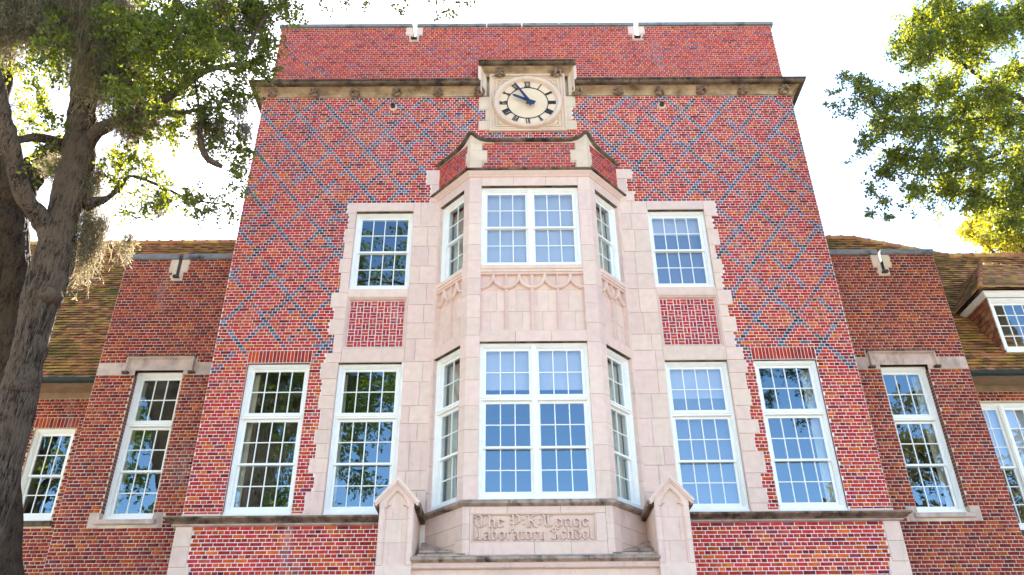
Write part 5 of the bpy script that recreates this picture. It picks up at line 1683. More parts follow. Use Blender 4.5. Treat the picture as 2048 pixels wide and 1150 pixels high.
OAK = [[(-6.45,-5.0,2.91,0.325),(-6.6,-5.0,3.9,0.275),(-6.62,-5.0,4.8,0.264),(-6.74,-5.0,6.08,0.269),(-6.75,-5.0,6.5,0.254),(-6.79,-5.0,6.91,0.279),(-6.83,-5.0,7.39,0.279),(-6.86,-5.0,7.94,0.293),(-6.89,-5.0,8.45,0.285),(-6.92,-5.0,9.16,0.279),(-7.0,-5.0,9.93,0.265),(-7.16,-5.0,10.74,0.235),(-7.33,-5.0,11.49,0.218),(-7.41,-5.2,12.31,0.197),(-7.49,-5.5,13.42,0.176),(-7.47,-6.0,14.86,0.146),(-7.64,-6.5,17.55,0.11)],[(-6.8,-5.05,7.91,0.173),(-6.94,-5.15,8.28,0.168),(-7.07,-5.3,8.5,0.154),(-7.24,-5.5,8.73,0.146),(-7.36,-5.8,9.16,0.152),(-7.52,-6.0,9.62,0.146),(-7.7,-6.2,10.14,0.141),(-8.04,-6.5,10.86,0.128),(-8.55,-7.0,11.95,0.1)],[(-6.94,-5.0,9.92,0.136),(-6.74,-5.1,10.21,0.122),(-6.26,-5.3,10.28,0.098),(-5.88,-5.4,10.43,0.083),(-5.62,-5.4,10.64,0.076),(-5.3,-5.3,11.2,0.063),(-5.06,-5.2,11.44,0.056),(-4.9,-5.0,11.7,0.049),(-4.66,-4.8,11.79,0.033),(-4.45,-4.6,11.7,0.021)],[(-5.88,-5.4,10.43,0.053),(-5.59,-5.2,10.48,0.046),(-5.28,-5.0,10.74,0.035),(-5.02,-4.8,10.97,0.024)],[(-6.64,-5.0,8.89,0.109),(-6.56,-4.9,9.02,0.088),(-6.53,-4.7,9.24,0.053),(-6.44,-4.6,9.52,0.042),(-6.38,-4.5,9.82,0.031),(-5.94,-4.4,9.7,0.027),(-5.52,-4.2,9.59,0.02),(-5.11,-4.0,9.64,0.016)],[(-7.26,-5.1,9.99,0.091),(-7.28,-5.4,9.8,0.081),(-7.41,-5.6,9.64,0.072),(-7.52,-5.8,9.34,0.056)],[(-7.39,-5.0,11.83,0.106),(-7.09,-5.0,12.29,0.091),(-6.7,-5.0,12.77,0.085),(-6.2,-5.0,12.58,0.076),(-6.18,-5.0,13.14,0.069),(-5.98,-5.2,13.79,0.061),(-5.18,-5.6,14.32,0.052),(-3.62,-6.2,14.53,0.042),(-2.2,-6.5,13.8,0.032),(-1.52,-6.5,12.8,0.023)],[(-7.33,-5.0,11.49,0.097),(-7.43,-5.4,11.75,0.079),(-7.68,-5.8,11.64,0.062),(-7.97,-6.0,11.42,0.045)],[(-5.39,-5.3,11.17,0.016),(-5.23,-5.2,10.54,0.027),(-5.14,-5.1,10.01,0.057),(-4.98,-5.1,9.67,0.06),(-4.77,-5.0,9.58,0.045)],[(-4.9,-5.0,11.7,0.037),(-4.75,-5.0,12.16,0.033),(-4.61,-5.1,12.52,0.029),(-4.3,-5.2,12.89,0.025),(-3.6,-5.5,13.14,0.021)],[(-7.47,-6.0,14.86,0.112),(-7.54,-7.5,15.18,0.087),(-8.45,-9.0,16.17,0.06)],[(-7.64,-6.5,17.55,0.092),(-5.59,-8.5,19.29,0.069),(-5.04,-10.0,26.87,0.061)]]
REAR = [[(-7.32,-3.2,3.15,0.481),(-7.62,-3.2,4.41,0.459),(-7.97,-3.2,5.84,0.453),(-8.42,-3.2,7.46,0.465),(-8.77,-3.2,8.73,0.496),(-8.98,-3.2,9.62,0.488),(-9.08,-3.2,10.35,0.397),(-8.91,-3.2,10.9,0.291),(-8.75,-3.1,11.43,0.235),(-8.69,-3.0,11.85,0.166)],[(-8.99,-3.2,9.32,0.395),(-9.51,-3.2,10.57,0.348),(-9.91,-3.2,11.71,0.299),(-9.86,-3.4,12.62,0.203),(-10.02,-3.6,14.11,0.173),(-10.26,-3.8,15.6,0.149)],[(-9.2,-3.2,10.35,0.112),(-9.29,-3.3,10.93,0.096),(-9.48,-3.3,11.39,0.089)]]
RIGHT = [[(12.91,-2.5,11.89,0.286),(11.18,-2.8,12.13,0.208),(9.91,-3.0,12.34,0.141),(9.08,-3.1,12.77,0.095),(8.64,-3.1,13.19,0.072),(8.34,-3.1,13.72,0.054),(8.14,-3.1,14.16,0.035),(8.04,-3.1,14.67,0.02)],[(8.64,-3.1,13.19,0.043),(8.02,-3.2,13.7,0.034),(7.63,-3.2,13.68,0.024),(7.36,-3.2,13.59,0.015)],[(9.91,-3.0,12.34,0.094),(8.77,-3.0,12.32,0.061),(8.08,-3.0,12.23,0.042),(7.31,-3.1,11.96,0.032),(6.56,-3.2,12.03,0.028),(6.39,-3.2,12.28,0.023),(6.26,-3.2,12.58,0.019),(5.95,-3.2,12.69,0.014)],[(11.18,-2.8,12.13,0.123),(9.57,-2.8,11.3,0.083),(9.12,-2.8,11.7,0.065),(8.46,-2.9,11.46,0.046),(7.65,-3.0,11.04,0.032),(6.99,-3.0,10.93,0.022),(6.24,-3.1,10.97,0.013)],[(11.72,-2.8,14.84,0.134),(10.74,-2.8,14.99,0.083),(10.02,-2.9,14.86,0.061),(9.31,-3.0,14.7,0.041),(8.56,-3.0,14.93,0.026)],[(7.31,-3.1,11.96,0.023),(6.62,-3.1,11.43,0.018),(6.1,-3.1,11.55,0.014)]]
OAKC = [(-6.15,-5.89,11.16,0.45),(-6.74,-4.79,12.35,0.51),(-5.55,-6.56,10.52,0.42),(-5.81,-5.9,11.1,0.45),(-7.36,-4.09,12.97,0.54),(-6.11,-6.15,11.15,0.44),(-6.12,-5.03,12.0,0.45),(-5.3,-6.41,10.5,0.39),(-5.37,-5.7,10.9,0.41),(-6.11,-5.18,11.96,0.45),(-6.25,-4.46,12.38,0.47),(-6.85,-4.2,12.35,0.48),(-6.17,-3.96,12.96,0.45),(-5.07,-5.95,10.97,0.37),(-5.86,-4.72,12.0,0.42),(-5.53,-5.44,11.26,0.39),(-5.63,-4.85,12.27,0.42),(-6.12,-3.81,13.74,0.47),(-6.93,-4.59,12.62,0.43),(-7.61,-3.71,14.15,0.48),(-7.09,-4.46,12.73,0.44),(-6.97,-4.88,12.59,0.42),(-7.46,-4.04,13.61,0.46),(-7.49,-4.2,13.36,0.45),(-5.7,-5.72,12.12,0.39),(-5.26,-6.47,10.91,0.36),(-6.45,-4.44,12.75,0.44),(-7.43,-3.66,14.06,0.48),(-5.49,-5.67,11.65,0.39),(-5.13,-6.51,10.66,0.35),(-6.31,-4.77,11.45,0.41),(-6.84,-4.0,11.78,0.43),(-6.94,-3.91,12.18,0.44),(-6.35,-5.04,11.43,0.4),(-6.57,-4.92,11.66,0.41),(-6.34,-5.08,11.06,0.39),(-5.38,-5.89,9.79,0.32),(-5.85,-5.04,11.02,0.36),(-5.68,-5.35,10.72,0.34),(-6.02,-4.75,11.33,0.37),(-6.18,-4.72,11.26,0.37),(-5.65,-5.54,10.77,0.34),(-5.4,-6.53,9.49,0.27),(-7.23,-3.71,12.11,0.36),(-6.61,-4.82,11.09,0.32),(-6.14,-5.66,10.27,0.29),(-6.14,-5.7,10.21,0.29),(-5.71,-6.52,9.67,0.27),(-5.27,-5.67,11.46,0.35),(-5.17,-5.88,11.36,0.34),(-5.87,-4.51,12.97,0.4),(-5.37,-5.6,12.01,0.36),(-6.15,-4.03,13.44,0.41),(-5.83,-4.65,13.05,0.39),(-5.76,-5.92,11.65,0.38),(-5.83,-6.03,12.05,0.39),(-5.8,-6.05,11.34,0.37),(-6.66,-4.67,13.46,0.44),(-5.73,-6.21,11.17,0.37),(-6.04,-5.79,11.81,0.39),(-6.66,-5.34,11.18,0.31),(-5.75,-6.13,10.53,0.29),(-7.24,-3.96,12.8,0.36),(-7.44,-3.75,13.06,0.37),(-7.07,-4.36,12.59,0.35),(-6.68,-5.04,11.53,0.32),(-6.35,-5.92,11.63,0.31),(-6.62,-5.74,11.97,0.31),(-8.08,-3.89,14.46,0.38),(-7.76,-3.91,14.17,0.38),(-6.09,-6.56,11.07,0.29),(-6.76,-5.7,12.14,0.32),(-5.34,-5.36,10.98,0.31),(-5.3,-5.58,10.41,0.3),(-5.57,-5.17,11.23,0.32),(-5.31,-6.01,10.32,0.29),(-5.08,-6.09,10.48,0.29),(-6.08,-4.18,12.09,0.35),(-5.52,-4.71,12.39,0.34),(-4.98,-5.79,11.02,0.3),(-5.41,-5.33,11.65,0.32),(-4.54,-6.59,10.31,0.28),(-4.5,-6.23,10.57,0.29),(-5.73,-4.04,12.97,0.36),(-7.51,-5.65,11.45,0.31),(-8.39,-4.66,12.76,0.35),(-7.23,-6.03,11.11,0.3),(-8.13,-4.93,12.53,0.34),(-6.89,-6.36,10.68,0.28),(-8.19,-4.79,12.7,0.34),(-8.72,-4.2,13.84,0.37),(-7.77,-5.48,12.22,0.32),(-7.8,-5.34,12.56,0.33),(-7.49,-5.86,11.84,0.31),(-6.99,-6.39,11.12,0.29),(-8.67,-3.96,14.04,0.38),(-8.9,-3.91,13.12,0.37),(-7.68,-5.21,11.42,0.32),(-8.24,-4.61,12.43,0.34),(-8.43,-4.6,12.47,0.34),(-7.06,-6.29,10.49,0.28),(-7.15,-6.17,10.65,0.29),(-5.75,-6.32,9.86,0.25),(-5.92,-6.06,10.23,0.26),(-5.95,-6.24,10.24,0.25),(-7.24,-4.09,12.29,0.32),(-7.1,-4.2,12.06,0.31),(-6.77,-5.07,11.32,0.29),(-6.04,-4.35,13.79,0.36),(-5.61,-5.63,12.4,0.32),(-5.21,-5.87,11.88,0.31),(-5.9,-4.75,13.48,0.35),(-5.53,-5.5,12.33,0.32),(-5.41,-5.35,12.5,0.33),(-7.41,-3.68,13.62,0.42),(-5.89,-6.12,11.38,0.34),(-6.86,-4.58,12.84,0.39),(-6.59,-4.67,12.77,0.39),(-5.73,-6.31,11.27,0.33),(-6.58,-5.05,12.19,0.37),(-5.23,-5.3,12.06,0.36),(-5.58,-4.66,12.76,0.39),(-5.54,-4.49,13.13,0.4),(-5.85,-4.47,12.91,0.4),(-5.55,-4.66,12.76,0.39),(-4.79,-5.56,11.64,0.33),(-4.84,-5.32,11.81,0.34),(-4.91,-4.36,12.53,0.37),(-5.14,-4.83,12.57,0.36),(-5.23,-4.26,13.3,0.38),(-4.85,-4.83,13.33,0.39),(-4.8,-4.96,13.3,0.39),(-4.7,-4.85,12.78,0.38),(-5.14,-4.45,13.85,0.41),(-4.97,-4.23,13.49,0.41),(-4.74,-5.19,10.77,0.28),(-5.21,-4.23,11.97,0.31),(-5.29,-4.22,11.77,0.31),(-5.12,-4.43,11.67,0.3),(-5.25,-4.27,11.73,0.31),(-4.72,-4.67,11.36,0.21),(-4.62,-5.06,10.93,0.2),(-4.64,-5.26,10.9,0.2),(-4.63,-4.97,11.07,0.21),(-4.54,-5.16,10.92,0.2),(-4.85,-4.18,12.83,0.3),(-5.03,-4.09,12.7,0.3),(-4.82,-4.39,12.36,0.29),(-4.72,-4.55,12.5,0.29),(-4.66,-4.39,12.62,0.3),(-5.29,-4.74,10.65,0.29),(-5.32,-5.04,10.67,0.28),(-5.33,-4.69,10.62,0.29),(-5.34,-4.59,10.63,0.29),(-5.29,-4.55,10.7,0.29),(-5.47,-5.37,9.86,0.27),(-5.97,-4.64,10.75,0.29),(-5.71,-4.87,10.41,0.28),(-5.45,-5.49,10.12,0.27),(-5.8,-4.73,10.73,0.29),(-6.01,-5.17,9.98,0.26),(-5.77,-5.53,9.82,0.25),(-6.39,-4.37,10.77,0.28),(-6.19,-4.95,10.39,0.26),(-5.97,-5.04,10.31,0.26),(-4.98,-5.17,10.63,0.26),(-5.42,-4.35,11.52,0.29),(-5.07,-5.3,10.45,0.26),(-5.46,-4.29,11.67,0.29),(-4.96,-5.37,10.43,0.26),(-4.71,-4.76,13.33,0.32),(-4.46,-5.2,12.8,0.3),(-4.64,-4.31,14.06,0.33),(-4.69,-4.99,13.08,0.31),(-4.54,-4.59,13.52,0.32),(-5.18,-5.12,13.02,0.34),(-5.49,-4.64,13.44,0.35),(-5.73,-4.37,13.93,0.37),(-5.5,-4.76,13.25,0.35),(-5.28,-4.75,13.24,0.35),(-5.03,-4.57,11.97,0.25),(-5.12,-4.07,12.58,0.27),(-5.06,-4.33,12.3,0.26),(-4.72,-5.02,11.51,0.24),(-4.79,-4.74,11.9,0.25),(-4.7,-4.21,12.32,0.21),(-4.82,-4.23,12.39,0.21),(-4.6,-4.45,12.11,0.21),(-4.52,-4.31,12.25,0.21),(-4.41,-4.9,11.68,0.2),(-4.32,-5.43,11.85,0.24),(-4.34,-5.28,11.9,0.24),(-4.84,-4.48,12.93,0.26),(-4.72,-4.56,12.68,0.26),(-4.82,-4.39,12.96,0.27),(-4.66,-4.16,14.25,0.28),(-4.42,-5.01,13.15,0.26),(-4.14,-5.24,12.83,0.25),(-4.47,-4.35,13.77,0.27),(-4.16,-5.29,12.71,0.25),(-6.25,-4.72,9.93,0.28),(-5.97,-5.07,9.53,0.27),(-5.91,-5.13,9.59,0.27),(-6.29,-4.71,10.01,0.28),(-6.51,-4.72,9.6,0.23),(-6.88,-4.04,10.1,0.24),(-6.45,-4.63,9.55,0.23),(-6.43,-4.78,9.54,0.23),(-5.88,-4.33,9.52,0.23),(-5.67,-4.64,9.52,0.23),(-5.57,-4.9,9.07,0.22),(-5.85,-4.45,9.59,0.23),(-5.4,-4.38,9.51,0.23),(-5.09,-5.2,8.86,0.21),(-5.19,-5.0,9.01,0.22),(-5.46,-4.41,9.5,0.23),(-5.38,-4.03,9.69,0.21),(-5.19,-4.1,9.67,0.21),(-5.06,-4.83,9.25,0.19),(-4.78,-5.09,8.74,0.19),(-4.56,-5.06,8.65,0.16),(-4.77,-4.38,9.21,0.17),(-4.88,-4.31,9.4,0.17),(-4.69,-4.54,9.11,0.17),(-5.9,-4.7,9.05,0.22),(-6.0,-4.62,9.24,0.23),(-6.3,-4.34,9.64,0.24),(-6.0,-4.74,9.21,0.23),(-4.81,-4.35,10.55,0.24),(-4.98,-4.29,10.67,0.25),(-4.63,-4.92,10.22,0.23),(-4.95,-4.15,10.84,0.25),(-5.06,-4.12,10.44,0.23),(-4.68,-4.76,9.77,0.21),(-4.95,-4.05,10.3,0.23),(-4.51,-5.07,9.48,0.21),(-4.44,-4.91,9.96,0.18),(-4.69,-4.43,10.4,0.19),(-4.43,-4.92,9.98,0.18),(-4.74,-4.53,10.23,0.19),(-5.27,-4.47,10.6,0.23),(-5.02,-4.97,9.99,0.21),(-5.38,-4.21,10.67,0.23),(-5.37,-4.04,10.59,0.23),(-5.43,-5.1,8.88,0.19),(-5.94,-4.2,9.67,0.21),(-5.75,-4.29,9.58,0.2),(-5.72,-4.48,9.35,0.2),(-6.33,-4.2,10.19,0.21),(-5.86,-4.95,9.5,0.19),(-6.03,-4.33,9.93,0.21),(-5.85,-4.62,9.68,0.2),(-6.81,-4.32,10.42,0.24),(-6.57,-4.47,10.26,0.24),(-6.92,-4.01,10.65,0.25),(-6.22,-5.1,9.77,0.22),(-4.91,-4.08,10.36,0.2),(-5.04,-4.02,10.36,0.2),(-4.8,-4.56,9.67,0.19),(-4.76,-4.12,10.17,0.19),(-5.49,-4.27,9.24,0.19),(-5.39,-4.1,9.34,0.19),(-4.88,-4.98,8.81,0.17),(-5.15,-4.85,9.01,0.18),(-5.94,-5.15,8.74,0.14),(-6.22,-4.68,8.93,0.15),(-6.4,-4.3,9.27,0.15),(-6.11,-4.84,8.9,0.15),(-4.4,-5.02,9.2,0.15),(-4.65,-4.03,9.86,0.16),(-4.45,-4.75,9.23,0.15),(-4.61,-4.64,9.39,0.15),(-5.01,-4.77,10.58,0.21),(-5.0,-4.64,10.75,0.21),(-4.96,-4.84,10.25,0.2),(-4.76,-5.19,10.05,0.2),(-6.71,-4.56,9.97,0.19),(-6.5,-4.96,9.77,0.18),(-7.07,-4.02,10.71,0.2),(-6.35,-5.16,9.49,0.18),(-7.44,-5.59,9.86,0.25),(-7.48,-5.44,9.98,0.25),(-7.08,-5.85,9.95,0.23),(-7.0,-5.84,9.83,0.23),(-7.86,-5.32,11.1,0.26),(-7.87,-5.07,11.03,0.27),(-8.29,-5.14,11.62,0.27),(-8.44,-5.04,11.61,0.27),(-7.03,-5.96,10.5,0.22),(-7.85,-4.94,11.63,0.24),(-8.4,-5.27,12.87,0.38),(-8.6,-5.36,12.5,0.37),(-6.89,-5.96,8.75,0.16),(-7.86,-4.81,9.82,0.18),(-7.1,-5.71,9.28,0.18),(-7.07,-5.57,9.46,0.19),(-7.43,-5.76,10.14,0.22),(-7.89,-5.01,11.07,0.24),(-8.34,-5.34,12.0,0.32),(-8.51,-5.43,11.94,0.32),(-7.33,-5.21,10.26,0.2),(-7.34,-5.26,10.11,0.2),(-7.33,-4.95,9.56,0.13),(-6.69,-5.93,8.76,0.12),(-3.57,-5.37,12.79,0.17),(-3.44,-5.44,12.71,0.16),(-3.91,-5.41,12.45,0.18),(-3.8,-5.52,12.11,0.18),(-3.04,-5.55,12.54,0.13),(-3.12,-5.55,12.6,0.13),(-2.92,-5.1,13.15,0.12),(-2.75,-5.6,12.33,0.11),(-2.07,-6.59,11.21,0.09),(-1.95,-6.55,11.14,0.07),(-1.56,-6.55,11.29,0.09),(-1.38,-6.42,11.29,0.09),(-1.15,-6.47,11.42,0.09),(-2.11,-6.59,11.41,0.12),(-1.45,-6.56,11.52,0.13),(-1.26,-6.59,11.04,0.06),(-1.93,-6.52,11.35,0.09),(-1.04,-6.4,11.54,0.07),(-1.5,-6.57,11.03,0.05),(-3.11,-6.42,11.35,0.09)]
OVERC = [(-6.33,-7.57,17.85,1.08),(-7.64,-5.95,16.31,1.06),(-10.56,-9.75,12.09,0.92),(-6.74,-13.4,11.78,0.81),(-4.88,-12.39,15.98,0.75),(-11.49,-6.53,11.7,0.79),(-3.52,-9.19,16.62,0.78),(-3.69,-7.97,19.65,1.06),(-9.02,-10.61,11.24,0.76),(-10.96,-11.09,15.83,0.7),(-5.87,-10.8,12.75,1.03),(-7.51,-10.97,14.55,0.98),(-11.03,-5.7,9.74,1.0),(-4.49,-13.36,17.77,0.85),(-6.7,-13.43,9.99,0.77),(-3.57,-11.93,17.44,1.07),(-3.68,-10.74,13.23,0.91),(-5.06,-12.64,17.36,1.02),(-4.36,-13.21,19.43,0.74),(-8.67,-8.61,19.14,0.84),(-3.83,-9.14,12.78,0.83),(-10.03,-12.87,11.06,0.98),(-3.23,-12.21,10.01,1.09),(-7.07,-10.25,11.99,0.94),(-4.64,-9.85,13.93,0.72),(-3.9,-13.24,14.68,1.04),(-10.42,-7.65,19.47,0.95),(-4.96,-12.65,14.06,0.76),(-4.49,-11.14,14.26,1.1),(-7.45,-7.66,14.53,0.82),(-8.15,-12.33,13.46,1.1),(-3.53,-8.48,14.74,0.84),(-10.76,-11.32,17.71,1.05),(-8.5,-7.21,17.64,0.98),(-5.99,-7.42,13.32,0.98),(-9.17,-9.61,17.58,0.98),(-9.06,-5.94,16.32,0.93),(-11.4,-9.12,12.13,0.97),(-7.66,-6.97,16.3,1.02),(-8.61,-8.35,17.25,1.03),(-8.59,-6.76,18.63,0.98),(-3.4,-5.85,14.94,0.91),(-10.12,-6.81,19.34,0.89),(-5.76,-7.74,17.17,0.77),(-5.02,-8.85,16.49,0.87),(-6.32,-7.3,16.19,0.99),(-11.27,-12.22,14.13,0.96),(-9.68,-8.01,16.12,0.72),(-7.59,-11.69,10.07,0.75),(-8.87,-12.05,11.53,0.71),(-7.64,-10.46,15.92,0.94),(-9.53,-6.27,9.51,0.86),(-9.19,-10.22,10.71,1.03),(-8.4,-13.21,15.94,0.74),(-6.97,-10.79,15.6,1.08),(-4.71,-10.15,18.04,0.96),(-8.43,-12.36,15.76,0.93),(-3.56,-5.76,15.89,0.84),(-4.08,-13.49,10.63,0.93),(-6.39,-12.37,16.11,1.06),(-8.38,-10.05,11.88,0.82),(-3.43,-10.46,19.59,1.07),(-6.55,-11.42,19.8,0.9),(-8.05,-10.95,19.83,0.9),(-9.12,-9.68,10.78,0.95),(-7.82,-11.16,17.71,1.03),(-11.39,-9.24,12.37,1.07),(-5.01,-11.53,12.31,0.76),(-3.29,-11.15,15.88,0.89),(-6.15,-8.67,17.31,0.75),(-5.19,-11.09,15.1,0.83)]
